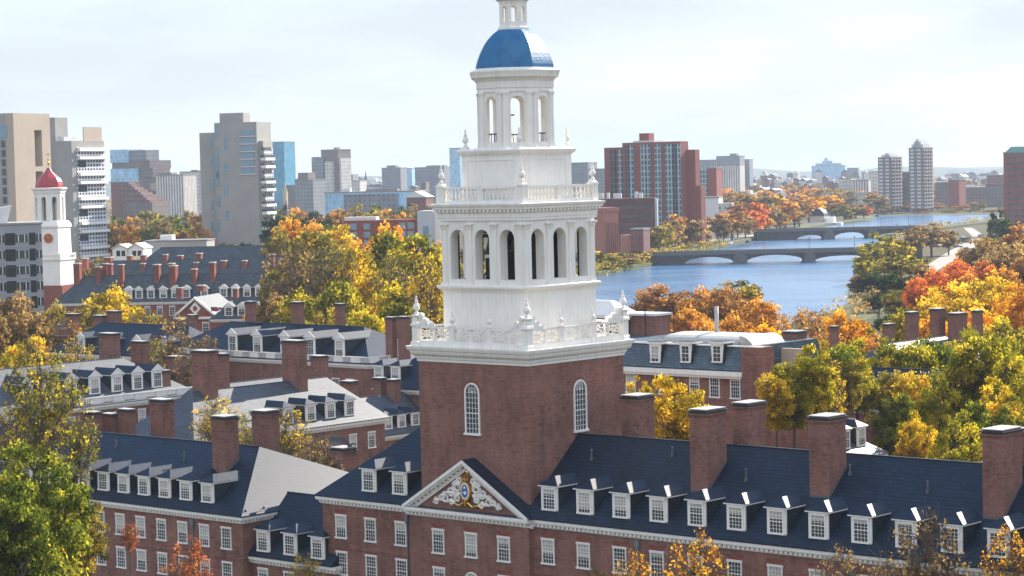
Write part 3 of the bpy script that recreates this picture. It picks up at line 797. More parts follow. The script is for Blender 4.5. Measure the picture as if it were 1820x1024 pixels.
b = MB(); b.lathe([(.1, Z + 16.3), (.12, Z + 17), (.3, Z + 17.3), (.1, Z + 17.6), (.05, Z + 19.2), (.0, Z + 19.4)], n=10); b.build('finial', M['gold'], tower, True)
# ------------------------------------------------------------------ the hall under the tower
EV = -7.04
u_l = FT.on_v(558, 879, EV)[0] + .5
u_r = FT.on_v(1820, 1015, EV)[0] + 14
main = Hall(FT, 'brick_hall', 'long red brick hall with dark slate roof and white pediment under the bell tower', 'hall', None,
            u_l, u_r, EV + .5, -EV - .5, Z - 27.25, .85, ('hip', 'gable'))
DH = dict(w=1.45, h=1.85)
zs = FT.on_slope(977, 907, EV, main.ze + .1, .85)[2]
vd = EV + (zs - main.ze - .1) / .85
main.dormers([FT.on_v(x, 890, vd)[0] for x in (657, 711)], zs, **DH)
dr = [FT.on_v(x, y, vd)[0] for x, y in ((977, 890), (1040, 897))]
du = (FT.on_v(1775, 968, vd)[0] - dr[0]) / 11
us_r = [dr[0] + du * i for i in range(13)]
main.dormers(us_r, zs, **DH)
z1 = FT.on_v(659, 962, EV + .5)[2]; z2 = z1 - 3.15
left_us = [FT.on_v(x, 940, EV + .5)[0] for x in (607, 659, 713)]
main.windows(left_us + us_r, (z1, z2), 1.3, 1.95)
for yl, yb, xl, xm, xr in ((715, 877, 1225, 1255, 1290), (727, 886, 1437, 1472, 1503), (751, 925, 1745, 1782, 1816)):
    main.chim_px(xl, xm, xr, yl + 14, ybase=yb)
for yl, xl, xm, xr in ((698, 1104, 1133, 1162), (711, 1301, 1329, 1361), (757, 1812, 1840, 1868)):
    main.chim_px(xl, xm, xr, yl + 6, v=1.6)
main.chim_px(587, 610, 633, 797, v=3.0)
# flat arches over the windows, string course, downpipes
def flat_arch(u, z):
    b = MB(); b.slab([(-.66, 0), (.66, 0), (.82, .36), (-.82, .36)], -.015, .05); return b
fa = flat_arch(0, 0).mesh('flat_arch', M['brick_far'])
for z in (z1, z2):
    for u in left_us + us_r: inst('flat_arch', fa, main.root, (u, EV + .5, z + 2.03))
b = MB(); b.box(u_l - .03, u_r, EV + .44, EV + .52, z1 - .92, z1 - .72); b.build('string_course', M['brick'], main.root)
def downpipe(H, u, v, ztop):
    b = MB(); b.box(u - .2, u + .2, v - .28, v - .02, ztop - .9, ztop - .45); b.rings([[(u - .2, v - .28, ztop - .9), (u + .2, v - .28, ztop - .9), (u + .2, v - .02, ztop - .9), (u - .2, v - .02, ztop - .9)], [(u - .07, v - .2, ztop - 1.3), (u + .07, v - .2, ztop - 1.3), (u + .07, v - .06, ztop - 1.3), (u - .07, v - .06, ztop - 1.3)]])
    b.tube((u, v - .12, ztop - 1.2), (u, v - .12, 0), .07, .07, 6)
    return b.build('downpipe', M['pipe'], H.root)
pa = FT.on_v(722, 899, EV)[0]; pb_ = FT.on_v(945, 926, EV)[0]
for x in (1135,): downpipe(main, FT.on_v(x, 960, EV + .5)[0], EV + .5, main.ze - .3)
downpipe(main, pa - .35, EV + .5, main.ze - .3)
# vent pipes and a roof hatch
def vent(H, u, v, h, r=.07):
    b = MB(); z = H.zroof(v); b.lathe([(r * 2.2, z - .2), (r * 2.0, z + .12), (r, z + .16), (r, z + h), (r * 1.5, z + h), (r * 1.5, z + h + .08)], u, v, 8); return b.build('vent_pipe', M['flash'], H.roof)
for u, v, h in ((9, -2.0, .7), (16.5, -1.2, .6), (24.5, -2.6, .8), (33, -1.5, .6), (40, -2.3, .7)): vent(main, u, v, h)
# pedimented pavilion
PV = EV - .15                                       # outer edge of its cornice; the wall stands .5 behind it
pw = PV + .5 - .35
b = MB(); b.box(pa + .35, pb_ - .35, pw, EV + .6, -1, main.ze - .3); b.build('pavilion_wall', M['brick'], main.root)
zc = main.ze
b = MB()
b.box(pa + .02, pb_ - .02, PV - .38, EV + .52, zc - .2, zc + .06); b.box(pa + .12, pb_ - .12, PV - .28, EV + .5, zc - .32, zc - .2); b.box(pa + .22, pb_ - .22, pw - .1, EV + .5, zc - .66, zc - .32)
n = int((pb_ - pa - .8) / .42)
for i in range(n + 1):
    x = pa + .5 + (pb_ - pa - 1.0) * i / n; b.box(x - .11, x + .11, PV - .17, pw - .09, zc - .5, zc - .32)
b.build('pavilion_cornice', M['white'], main.root)
pm = (pa + pb_) / 2; pz = FT.on_v(823, 822, PV - .3)[2]; hw = (pb_ - pa) / 2; sl_ = (pz - zc) / hw
b = MB(); b.slab([(pa + .5, zc + .05), (pb_ - .5, zc + .05), (pm, pz - .35)], pw + .04, pw + .3); b.build('tympanum', M['brick'], main.root)
b = MB(); b.box(pa + .3, pb_ - .3, PV - .33, pw + .05, zc + .06, zc + .10); b.build('ledge_flashing', M['flash'], main.root)
b = MB(); ln = math.hypot(hw, pz - zc)
for s in (-1, 1):
    def rk(t0, t1, y0, y1):      # board parallel to the rake between vertical offsets t0 and t1
        poly = [(pm - s * hw, zc + t0), (pm, pz + t0), (pm, pz + t1), (pm - s * hw, zc + t1)]
        b.slab(poly if s > 0 else poly[::-1], y0, y1)
    rk(-.12, .18, PV - .42, pw + .3); rk(-.30, -.12, PV - .28, pw + .3); rk(-.72, -.40, pw - .10, pw + .2)
    n = 15
    for i in range(1, n):
        f = i / n; x = pm - s * hw * (1 - f); z = zc + (pz - zc) * f
        if f < .12: continue
        b.slab([(x - .13, z - .46), (x + .13, z - .46), (x + .13, z - .28), (x - .13, z - .28)], PV - .14, pw - .08)
b.build('raking_cornice', M['white'], main.root)
b = MB(); e = .25
for s in (-1, 1):
    p = [(pm, PV - .38, pz + .22), (pm - s * (hw + e), PV - .38, zc + .22 - e * sl_), (pm - s * (hw + e), -3, zc + .22 - e * sl_), (pm, -3, pz + .22)]
    q = [(x, y, z - .03) for x, y, z in p]
    b.rings([q if s > 0 else q[::-1], p if s > 0 else p[::-1]])
b.build('pediment_roof', M['slate'], main.root)
for z, h in ((FT.on_v(838, 990, pw)[2], 1.95), (FT.on_v(838, 990, pw)[2] - 3.15, 1.95)):
    for x in (780, 838, 896):
        u = FT.on_v(x, 970, pw)[0]
        if z < z1 - 2 and x == 838:
            o = inst('window', aw, main.root, (u, pw, z - 2.2)); inst('pane', ap_, o); inst('brick_arch', hm, o); continue
        window(main.root, u, pw, z, 1.3, 1.95); inst('flat_arch', fa, main.root, (u, pw, z + 2.03))
# carved crest and scrollwork in the tympanum
def spiral(b, cx, cz, r, turns, a0, dirn, rad, y):
    pts = []; rr = []
    n = int(14 * turns)
    for i in range(n + 1):
        f = i / n; a = a0 + dirn * f * turns * 2 * math.pi; q = r * (1 - .8 * f)
        pts.append((cx + q * math.cos(a), y, cz + q * math.sin(a))); rr.append(rad * (1 - .45 * f))
    b.path(pts, rr, 5)
cz = zc + (pz - zc) * .43
yy = pw - .02
for s in (-1, 1):
    b = MB()
    x = lambda d: pm + s * d
    d = 1 if s > 0 else -1
    for cx, z0_, r, tn, a0, dr_ in ((1.05, .25, .50, 1.5, .4, 1), (1.0, -.62, .42, 1.3, 2.4, -1), (1.75, -.15, .46, 1.5, 2.2, 1), (2.35, -.72, .44, 1.4, 1.7, -1), (1.65, -.95, .30, 1.2, 3.4, 1), (2.9, -.72, .30, 1.2, 2.4, 1), (3.35, -1.08, .26, 1.2, 1.5, -1), (.72, .75, .3, 1.2, 0, 1)):
        spiral(b, x(cx), cz + z0_, r, tn, a0 if s > 0 else math.pi - a0, dr_ * d, .13, yy)
    for (xa, za), (xb, zb) in (((.7, .5), (1.6, .15)), ((1.4, -.3), (2.5, -.45)), ((2.3, -.5), (3.2, -.85)), ((3.1, -1.0), (3.75, -1.2)), ((.7, -.3), (1.3, -.9)), ((1.3, -1.05), (2.2, -1.05))):
        b.path([(x(xa), yy, cz + za), (x((xa + xb) / 2), yy - .05, cz + (za + zb) / 2 + .12), (x(xb), yy, cz + zb)], [.12, .16, .09], 5)
    b.build('scrollwork', M['white'], main.root)
b = MB()
def ell(rx, rz, n=18, z=0): return [(pm + rx * math.cos(2 * math.pi * i / n), cz + z + rz * math.sin(2 * math.pi * i / n)) for i in range(n)]
b.slab(ell(.56, .80), pw - .22, pw + .05, 0)
b.slab(ell(.46, .68), pw - .26, pw - .1, 1); b.slab(ell(.34, .54), pw - .29, pw - .1, 2)
for k in range(12):                                  # gold beads round the shield
    a = 2 * math.pi * k / 12; b.lathe([(.0, -.1), (.1, -.07), (.12, 0), (.1, .07), (0, .1)], 0, 0, 6, 0) if False else b.tube((pm + .55 * math.cos(a), pw - .30, cz + .79 * math.sin(a)), (pm + .55 * math.cos(a), pw - .1, cz + .79 * math.sin(a)), .07, .09, 6, 0)
b.slab([(pm - .26, cz - .02), (pm - .05, cz - .1), (pm + .1, cz + .05), (pm + .24, cz - .12), (pm + .05, cz - .3)], pw - .31, pw - .2, 1)
b.slab([(pm - .1, cz + .2), (pm + .12, cz + .22), (pm + .08, cz + .4), (pm - .08, cz + .36)], pw - .31, pw - .2, 1)
b.slab([(pm - .38, cz + .9), (pm + .3, cz + .86), (pm + .34, cz + 1.08), (pm + .14, cz + 1.0), (pm, cz + 1.2), (pm - .14, cz + 1.0), (pm - .34, cz + 1.08)], pw - .26, pw, 0)
b.path([(pm + .3, pw - .15, cz + 1.1), (pm + .36, pw - .2, cz + 1.5), (pm + .12, pw - .2, cz + 1.66), (pm + .3, pw - .2, cz + 1.8)], [.1, .09, .08, .05], 6, 0)
for s in (-1, 1):
    b.path([(pm + s * .2, pw - .15, cz - .95), (pm + s * .7, pw - .15, cz - 1.25), (pm + s * 1.3, pw - .12, cz - 1.1), (pm + s * 1.75, pw - .1, cz - 1.35)], [.09, .08, .07, .04], 6, 0)
b.slab([(pm - .16, cz - .78), (pm, cz - 1.3), (pm + .16, cz - .78)], pw - .26, pw, 0)
M['crest_blue'] = plain('crest_blue', (.05, .14, .40), .4, .1, 3)
b.build('crest', [M['gold'], M['white'], M['crest_blue']], main.root)

# ------------------------------------------------------------------ west wing and link
FC = Frame(429, 921, 201, GRID)
vC = 7.9; uC, _, zC = FC.on_v(461, 794, vC); zeC = FC.z; kC = (zC - zeC - .1) / vC; v1c = FC.on_z(577, 856, zeC)[1] - .5
west = Hall(FC, 'brick_hall', 'red brick wing with slate roof and sunlit hipped end left of the pediment', 'hall', None,
            -62, -.5, .5, v1c, zeC, kC, ('gable', 'hip'), hipk=-uC / vC, vr=vC)
zs = FC.on_slope(369, 893, 0, zeC + .1, kC)[2]; vd = (zs - zeC - .1) / kC
xs = [FC.on_v(x, y, vd)[0] for x, y in ((369, 875), (184, 850))]; st = (xs[0] - xs[1]) / 5
wu_ = [xs[0] - st * i for i in range(11)]
west.dormers(wu_, zs, 1.45, 1.7)
zw = FC.on_v(403, 975, .5)[2]
west.windows([FC.on_v(403, 957, .5)[0] - st * i for i in range(11)], (zw, zw - 3.1), 1.3, 1.9)
for z in (zw, zw - 3.1):
    for i in range(11): inst('flat_arch', fa, west.root, (FC.on_v(403, 957, .5)[0] - st * i, .5, z + 1.98))
west.chim_px(375, 399, 423, 741, ybase=842)
west.chim_px(447, 470, 496, 731, v=west.vm + 2.2)
b = MB(); b.box(-62, -.47, .44, .52, zw - .92, zw - .72); b.build('string_course', M['brick'], west.root)
downpipe(west, FC.on_v(344, 940, .5)[0], .5, zeC - .3)
b = MB()
for i in range(9):                                    # snow guards along the sunlit eave
    v = .8 + (v1c - .5) * i / 9; b.slab([(v - .25, 0), (v + .25, 0), (v, .35)], 0, .06)
sg = b.mesh('snow_guard', M['flash']); o = inst('snow_guard', sg, west.root, (-.35, 0, zeC + .32), math.pi / 2)

zL = FC.on_v(435, 988, 1.0)[2]
uL1 = FC.on_v(578, 1010, 1.0)[0]
for u, v, h in ((-14, 5.5, .7), (-25, 6.3, .6)): vent(west, u, v, h)
link = Hall(FC, 'link_building', 'low link building with three dormers between west wing and main hall', 'building', None,
            -.45, uL1 + .8, 1.5, 10.5, zL, 1.0, ('none', 'none'))
zs = FC.on_slope(468, 980, 1.0, zL + .1, 1.0)[2]; vd = 1.0 + (zs - zL - .1)
link.dormers([FC.on_v(x, y, vd)[0] for x, y in ((468, 962), (516, 968), (565, 976))], zs, **DH)
link.windows([FC.on_v(x, y, 1.5)[0] for x, y in ((468, 1010), (514, 1015), (558, 1020))], (zL - 2.9,), 1.3, 1.9)

# ------------------------------------------------------------------ halls in the middle distance
def hall_at(px, py, D, yaw, *a, **k):
    F = Frame(px, py, D, yaw); h = Hall(F, *a, ze=F.z, **k); return F, h
SIDE = GRID + 90
# white-lit hall whose long slope faces right
F2 = Frame(694, 743, 276, SIDE)
ul = F2.on_v(345, 783, 0)[0]
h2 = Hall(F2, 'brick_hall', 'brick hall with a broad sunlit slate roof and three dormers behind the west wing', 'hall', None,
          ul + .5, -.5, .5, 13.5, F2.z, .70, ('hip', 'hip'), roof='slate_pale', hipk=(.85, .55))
zs = F2.z + .8; vd = (zs - F2.z - .1) / .70
h2.dormers([F2.on_v(x, y, vd)[0] for x, y in ((512, 740), (552, 736), (587, 728), (621, 721))], zs, 1.4, 1.8, 'hip', 'slate')
h2.windows([F2.on_v(x, y, .5)[0] for x, y in ((585, 785), (627, 782), (660, 777))], (F2.z - 3.3,), 1.2, 1.9)
h2.chim_px(500, 529, 545, 606, v=5.2)
h2.chim_px(340, 366, 386, 624, v=5.6)
h2.chim_px(552, 568, 583, 633, v=12.0)
h2.chim_px(605, 622, 637, 678, v=12.2)
h2.chim_px(384, 396, 407, 629, v=12.4)
# lower hall right of it
F2c = Frame(745, 768, 296, SIDE)
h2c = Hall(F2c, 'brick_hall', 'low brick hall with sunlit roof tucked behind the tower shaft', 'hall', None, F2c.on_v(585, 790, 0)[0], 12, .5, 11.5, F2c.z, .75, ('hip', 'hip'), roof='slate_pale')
zs = h2c.ze + .8; vd = .7 / .75
h2c.dormers([F2c.on_v(x, y, vd)[0] for x, y in ((690, 762), (714, 756), (738, 750))], zs, 1.3, 1.6, 'hip', 'slate')
h2c.chim_px(662, 676, 687, 672, v=7)
h2c.chim_px(687, 700, 712, 675, v=4.5)
h2c.chim_px(719, 732, 745, 662, v=7)
# pale roof behind it
F2b = Frame(600, 702, 305, SIDE)
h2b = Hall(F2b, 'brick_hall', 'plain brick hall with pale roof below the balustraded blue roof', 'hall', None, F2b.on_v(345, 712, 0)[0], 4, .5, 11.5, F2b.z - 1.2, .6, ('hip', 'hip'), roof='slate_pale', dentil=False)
h2b.chim_px(384, 392, 400, 648, v=4.5)
# balustraded hall on the left
F3 = Frame(275, 697, 290, SIDE)
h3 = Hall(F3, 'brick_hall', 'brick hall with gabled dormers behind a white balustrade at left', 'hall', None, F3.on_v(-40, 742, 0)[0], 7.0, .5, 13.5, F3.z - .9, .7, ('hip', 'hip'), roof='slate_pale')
h3.balustrade('front')
zs = h3.ze + 1.3; vd = 1.2 / .7
h3.dormers([F3.on_v(x, y, vd)[0] for x, y in ((48, 705), (86, 698), (126, 692), (168, 690), (208, 684), (244, 677), (279, 672))], zs, 1.5, 2.0, 'gable', 'slate')
h3.windows([F3.on_v(x, y, .5)[0] for x, y in ((48, 760), (126, 750), (208, 742), (252, 736))], (h3.ze - 3.1,), 1.2, 2.0)
for xl, xm, xr, yt, v in ((175, 198, 213, 593, 9.5), (232, 252, 264, 607, 9.5), (269, 289, 303, 659, 1.6), (297, 316, 330, 634, 8.5)):
    h3.chim_px(xl, xm, xr, yt, v=v)
F3d = Frame(330, 800, 236, SIDE)
h3d = Hall(F3d, 'brick_hall', 'low brick hall with chimneys just behind the west wing roof', 'hall', None, F3d.on_v(150, 800, 0)[0], -8, .5, 10.5, F3d.z, .25, ('hip', 'hip'), dentil=False)
for xl, xm, xr, yt, v in ((266, 290, 309, 711, 2.5), (150, 166, 180, 733, 6), (180, 197, 209, 736, 6), (209, 228, 240, 728, 4)):
    h3d.chim_px(xl, xm, xr, yt, v=v)
F3b = Frame(330, 640, 345, GRID)
h3b = Hall(F3b, 'brick_hall', 'brick hall half hidden by bare trees at far left', 'hall', None, F3b.on_v(90, 620, 0)[0], -.5, .5, 11.5, F3b.z, .75, ('hip', 'hip'), roof='slate', dentil=False)
for xl, xm, xr, yt, v in ((98, 114, 126, 597, 5), (116, 133, 143, 558, 9), (165, 180, 190, 561, 9), (190, 205, 216, 553, 10), (330, 342, 352, 560, 9)):
    h3b.chim_px(xl, xm, xr, yt, v=v)
h3b.dormers([F3b.on_v(x, 630, 1.4)[0] for x in (150, 200, 250, 300)], h3b.ze + .8, 1.4, 1.7, 'gable', 'slate')
# blue roof with balustrade
F4 = Frame(656, 645, 318, GRID)
ul = -45.5
h4 = Hall(F4, 'brick_hall', 'brick hall with dark blue roof, five gabled dormers and white balustrade', 'hall', None, ul, -.5, .5, 15.0, F4.z - .3, .58, ('hip', 'hip'), hipk=(1.1, 1.12))
h4.balustrade('both')
zs = h4.ze + .8; vd = .7 / .58
h4.dormers([F4.on_v(x, y, vd)[0] for x, y in ((414, 612), (458, 612), (507, 615), (552, 618), (604, 622))], zs, 1.7, 2.4, 'gable', 'slate')
h4.windows([F4.on_v(x, y, .5)[0] for x, y in ((572, 672), (597, 675), (622, 678))], (h4.ze - 4.6,), 1.5, 2.4)
for xl, xm, xr, yt, v in ((435, 446, 455, 536, h4.vm), (516, 529, 540, 537, h4.vm), (595, 606, 614, 540, h4.vm)):
    h4.chim_px(xl, xm, xr, yt, v=v)
# small blue roof beside the tower
F5 = Frame(745, 692, 300, GRID)
h5 = Hall(F5, 'brick_hall', 'small brick hall with dark roof and two dormers beside the tower shaft', 'hall', None, F5.on_v(664, 684, 0)[0], 8, .5, 11.5, F5.z - .2, .9, ('hip', 'hip'))
h5.dormers([F5.on_v(x, y, 1.3)[0] for x, y in ((676, 662), (706, 666))], h5.ze + 1.0, 1.5, 1.9)
for xl, xm, xr, yt, v in ((684, 696, 705, 564, 13), (706, 719, 728, 563, 13)):
    h5.chim_px(xl, xm, xr, yt, v=v)

# ------------------------------------------------------------------ mansard hall right of the tower
F6 = Frame(1318, 664, 228, GRID)
ze6 = F6.z; u60 = F6.on_v(1095, 640, 0)[0] - 8
man = thing('mansard_hall', 'brick hall with steep blue mansard roof and white cornice right of the tower', 'hall', F6)
zt6 = F6.on_v(1318, 617, .9)[2]; ue6 = F6.on_v(1436, 700, .4)[0]
b = MB(); b.box(u60, 0, .4, 15, -1, ze6 - .02); b.box(-.0 + .01, 2.4, -.1, 2.2, -1, zt6 + .1); b.box(2.4, ue6, .4, 4.5, -1, ze6 - .6)
b.build('wall', M['brick'], man)
b = MB(); n = len(b.v)
b.rings([[(u60, .1, ze6 + .22), (-.05, .1, ze6 + .22), (-.05, 14.5, ze6 + .22), (u60, 14.5, ze6 + .22)], [(u60, 1.1, zt6), (-.05, 1.1, zt6), (-.05, 13.5, zt6), (u60, 13.5, zt6)]])
mro = b.build('mansard_roof', M['slate'], man)
M['mansard'] = slate('mansard_slate', (.05, .085, .115), .5, .5)
mro.data.materials[0] = M['mansard']
b = MB(); b.box(u60, .15, -.25, .42, ze6 - .35, ze6 + .12); b.box(u60, .05, -.05, .42, ze6 - .6, ze6 - .35); b.box(u60, 2.0, .9, 1.2, zt6 - .02, zt6 + .12); b.box(2.4, ue6 + .3, -.1, .42, ze6 - 1.1, ze6 - .55)
b.box(2.4, ue6 + .1, .0, .42, ze6 - 2.2, ze6 - 1.1)
b.build('cornice', M['white'], man)
dm = MB(); dm.box(-.72, .72, -.05, 1.6, 0, 1.95, 1); dm.slab([(-.62, 0), (.62, 0), (.78, 1.95), (-.78, 1.95)], -.12, -.02, 0); dm.box(-.95, .95, -.28, 1.6, 1.95, 2.15, 0); dm.box(-.88, .88, -.2, 1.6, 2.15, 2.2, 1)
dmm = dm.mesh('dormer', [M['white'], M['cheek']])
for x, y in ((1166, 642), (1220, 644), (1276, 646)):
    o = inst('dormer', dmm, man, (F6.on_v(x, y, .3)[0], .3, F6.on_v(x, 645, .3)[2])); window(o, 0, -.11, .12, 1.1, 1.7, 0, 2, 4)
for x, y in ((1122, 690), (1180, 695), (1235, 697), (1271, 708), (1308, 710)):
    window(man, F6.on_v(x, y, .4)[0], .4, F6.on_v(1308, 708, .4)[2], 1.25, 2.3)
for x in (1358, 1392): window(man, F6.on_v(x, 715, .4)[0], .4, F6.on_v(1308, 714, .4)[2], 1.2, 2.0)
# rooftop: barrel canopy, flue, penthouse, end wall, chimney
b = MB(); ua = F6.on_v(1190, 606, 4)[0]; ub_ = F6.on_v(1340, 606, 4)[0]
pr = [(0, 0), (0, .3), (.3, .55), (.9, .75), (3.0, .9), (5.5, .8), (6, .2), (6, 0)]
b.rings([[(x, 3 + y, zt6 + z) for y, z in pr] for x in (ua, ub_ - 1.2)])
b.build('roof_canopy', M['slab'], man)
b = MB(); pts = [(ub_ - 1.2, zt6 + .9)] + [(ub_ - 1.2 + 2.0 * math.sin(a * math.pi / 16), zt6 - 1.25 + 2.15 * math.cos(a * math.pi / 16)) for a in range(1, 9)] + [(ub_ - 1.2, zt6 - 1.25)]
b.slab(pts[::-1], 3.2, 8.8); b.build('curved_screen', M['slab'], man)
b = MB(); uf, vf, _ = F6.on_v(1274, 590, 7); b.lathe([(.22, zt6), (.22, F6.on_v(1274, 545, 7)[2])], uf, 7, 12); b.build('flue', M['slab'], man, True)
b = MB(); b.box(F6.on_v(1386, 640, 9)[0], F6.on_v(1424, 640, 9)[0], 9, 10.2, ze6 - 3, F6.on_v(1400, 626, 9)[2]); b.build('rear_block', M['brick'], man)
b = MB(); b.box(2.4, F6.on_v(1387, 640, 7)[0], 7, 7.5, ze6 - .8, F6.on_v(1365, 618, 7)[2]); b.build('screen_wall', M['concrete_tan'], man)
zp = F6.on_v(1170, 562, 10)[2]
up0, up1 = u60 + 2, F6.on_v(1165, 575, 10)[0]
b = MB(); b.box(up0, up1, 10, 12.6, zt6 - .5, zp); b.build('penthouse', M['brick'], man)
b = MB(); b.box(up0 - 1, up1 + .2, 9.7, 12.8, zp, zp + .25); b.build('penthouse_roof', M['white_shabby'], man)
b = MB(); uz = F6.on_v(1112, 553, 9)[0]; zz = F6.on_v(1140, 557, 12)[2]
b.rings([[(uz - 16, 8, zz - .35), (uz, 8, zz - .35), (uz, 11.6, zz - .35), (uz - 16, 11.6, zz - .35)], [(uz - 16, 8, zz), (uz, 8, zz), (uz, 11.6, zz), (uz - 16, 11.6, zz)], [(uz - 14, 9.6, zz + 1.5), (uz - 2.6, 9.6, zz + 1.5), (uz - 2.6, 10.2, zz + 1.5), (uz - 14, 10.2, zz + 1.5)]])
b.build('upper_roof', M['white'], man)
b = MB(); b.box(uz - 15, uz - .8, 8.6, 11.2, zt6, zz - .35); b.build('upper_storey', M['brick'], man)
b = MB()
for x in (1147, 1198): q = F6.on_v(x, 590, 9.5)[0]; b.tube((q, 9.5, zt6), (q, 9.5, zt6 + 3.6), .06, .06, 5)
b.build('roof_mast', M['darkmetal'], man)
for xl, xm, xr, yt, v in ((1391, 1412, 1436, 588, 12),):
    z = F6.on_v(xm, yt, v)[2]; u = F6.on_v(xm, yt, v)[0]; inst('chimney', chimney_mesh(1.7, 1.9, 0, z - (ze6 - 2), M['brick']), man, (u, v, ze6 - 2))

# ------------------------------------------------------------------ roofs among the trees on the right
F7 = Frame(1578, 806, 236, SIDE)
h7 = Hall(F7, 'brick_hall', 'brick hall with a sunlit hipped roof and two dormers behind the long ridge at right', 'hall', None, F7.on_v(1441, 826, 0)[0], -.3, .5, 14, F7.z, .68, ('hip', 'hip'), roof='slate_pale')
h7.dormers([F7.on_v(x, y, 1.3)[0] for x, y in ((1503, 792), (1531, 786))], h7.ze + 1.0, 1.4, 1.9, 'hip', 'slate')
for xl, xm, xr, yt, v in ((1395, 1412, 1425, 691, 10), (1460, 1478, 1491, 696, 9)):
    h7.chim_px(xl, xm, xr, yt, v=v)
F8 = Frame(1490, 705, 300, SIDE)
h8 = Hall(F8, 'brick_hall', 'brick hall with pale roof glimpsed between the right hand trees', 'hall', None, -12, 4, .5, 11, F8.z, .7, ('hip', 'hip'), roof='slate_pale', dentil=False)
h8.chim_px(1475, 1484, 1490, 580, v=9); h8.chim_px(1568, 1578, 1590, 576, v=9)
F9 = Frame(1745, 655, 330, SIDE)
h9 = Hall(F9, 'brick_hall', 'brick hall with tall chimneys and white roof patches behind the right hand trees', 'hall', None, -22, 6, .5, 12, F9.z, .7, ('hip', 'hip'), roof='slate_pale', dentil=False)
for xl, xm, xr, yt, v in ((1608, 1620, 1633, 555, 8), (1652, 1668, 1680, 549, 7), (1684, 1702, 1719, 557, 4), (1727, 1737, 1747, 552, 9)):
    h9.chim_px(xl, xm, xr, yt, v=v)
h9.dormers([-18, -12, -6, 0], h9.ze + 1.0, 1.4, 1.8, 'gable', 'slate')
F10 = Frame(1840, 745, 262, GRID)
h10 = Hall(F10, 'brick_hall', 'low grey roofed hall at the right edge behind the green trees', 'hall', None, -34, 10, .5, 12, F10.z, .7, ('hip', 'hip'), roof='slate', dentil=False)
h10.windows([-30, -25, -20, -15, -10, -5, 0], (h10.ze - 3.2,), 1.2, 1.9)
# ------------------------------------------------------------------ river, banks, roads, ground
def groundmat():
    t = NT('ground_cover')
    n = t.noise(.012, 6); n2 = t.noise(.15, 5)
    col = t.ramp(t.math('ADD', t.math('MULTIPLY', n, .6), t.math('MULTIPLY', n2, .4)), [(.3, (.055, .05, .022, 1)), (.45, (.085, .065, .03, 1)), (.55, (.088, .082, .042, 1)), (.7, (.06, .065, .025, 1))])
    return t.set(col, .95, .1)
def watermat():
    t = NT('river_water')
    v = t.new('Mapping'); v.inputs['Scale'].default_value = (.35, 1.0, 1.0); t.link(t.coord(), v.inputs[0])
    n = t.noise(.55, 4, v.outputs[0]); n2 = t.noise(.035, 4, v.outputs[0])
    t.bump(t.math('ADD', n, t.math('MULTIPLY', n2, 2.5)), .75, .35)
    col = t.ramp(n2, [(.35, (.035, .11, .23, 1)), (.65, (.07, .18, .33, 1))])
    t.p.inputs['IOR'].default_value = 1.33
    return t.set(col, t.math('ADD', .10, t.math('MULTIPLY', n2, .16)), .5)
def sheet(name, pts, z, mat, kind='structure'):
    b = MB(); b.face([(x, y, z) for x, y in pts]); o = b.build(name, mat); return tag(o, kind=kind)
def gp(px, py): p = ground_at(px, py); return (p.x, p.y)
M['asphalt'] = plain('asphalt', (.17, .165, .16), .9, .15, .2)
M['grass'] = plain('grass_bank', (.075, .085, .03), .95, .3, .15)
M['pave'] = plain('pavement', (.31, .29, .26), .9, .15, .2)
b = MB(); N = 24
xs_ = [-14000 + 32000 * i / N for i in range(N + 1)]; ys_ = [-300 + 20000 * (j / N) ** 1.6 for j in range(N + 1)]
for i in range(N):
    for j in range(N): b.face([(xs_[i], ys_[j], 0), (xs_[i + 1], ys_[j], 0), (xs_[i + 1], ys_[j + 1], 0), (xs_[i], ys_[j + 1], 0)])
tag(b.build('ground', groundmat()), kind='structure')
near_bank = [gp(*p) for p in ((850, 548), (960, 560), (1130, 585), (1300, 600), (1430, 585), (1510, 545), (1508, 520), (1545, 460), (1575, 415), (1640, 408), (1760, 393), (1900, 386))]
far_px = ((1900, 381), (1700, 382), (1560, 384), (1540, 394), (1470, 402), (1380, 419), (1290, 439), (1200, 460), (1165, 472), (1060, 492), (960, 505), (850, 514))
far_bank = [gp(*p) for p in far_px]
def bank_depth(px):            # distance of the far shore along this photo column
    q = sorted(far_px); y = float(np.interp(px, [a for a, _ in q], [c for _, c in q])); return CAM_Z * FPX / (y - horizon_y(px))
sheet('river', near_bank + far_bank, .05, watermat())
def bank(name, line, off, h, mat):
    """raised verge along a shoreline; off = inland offset"""
    b = MB(); pts = [Vector((x, y, 0)) for x, y in line]
    q = []
    for i, p in enumerate(pts):
        d = (pts[min(i + 1, len(pts) - 1)] - pts[max(i - 1, 0)]).normalized(); n = Vector((d.y, -d.x, 0)); q.append(p + n * off)
    for i in range(len(pts) - 1):
        a, c, d, e = pts[i], pts[i + 1], q[i + 1], q[i]
        b.face([(a.x, a.y, -.2), (c.x, c.y, -.2), (c.x, c.y, h), (a.x, a.y, h)]); b.face([(a.x, a.y, h), (c.x, c.y, h), (d.x, d.y, h), (e.x, e.y, h)])
        b.face([(e.x, e.y, h), (d.x, d.y, h), (d.x, d.y, -.2), (e.x, e.y, -.2)])
    return tag(b.build(name, mat), kind='structure')
bank('river_bank', far_bank[2:], 18, 1.6, M['grass'])
bank('river_bank', near_bank, 14, 1.3, M['grass'])
rd = [gp(*p) for p in ((1620, 492), (1650, 470), (1690, 445), (1715, 432), (1728, 420), (1712, 405))]
rd2 = [gp(*p) for p in ((1728, 405), (1748, 418), (1742, 432), (1716, 452), (1676, 475), (1644, 495))]
sheet('riverside_road', rd + rd2, .06, M['pave'])
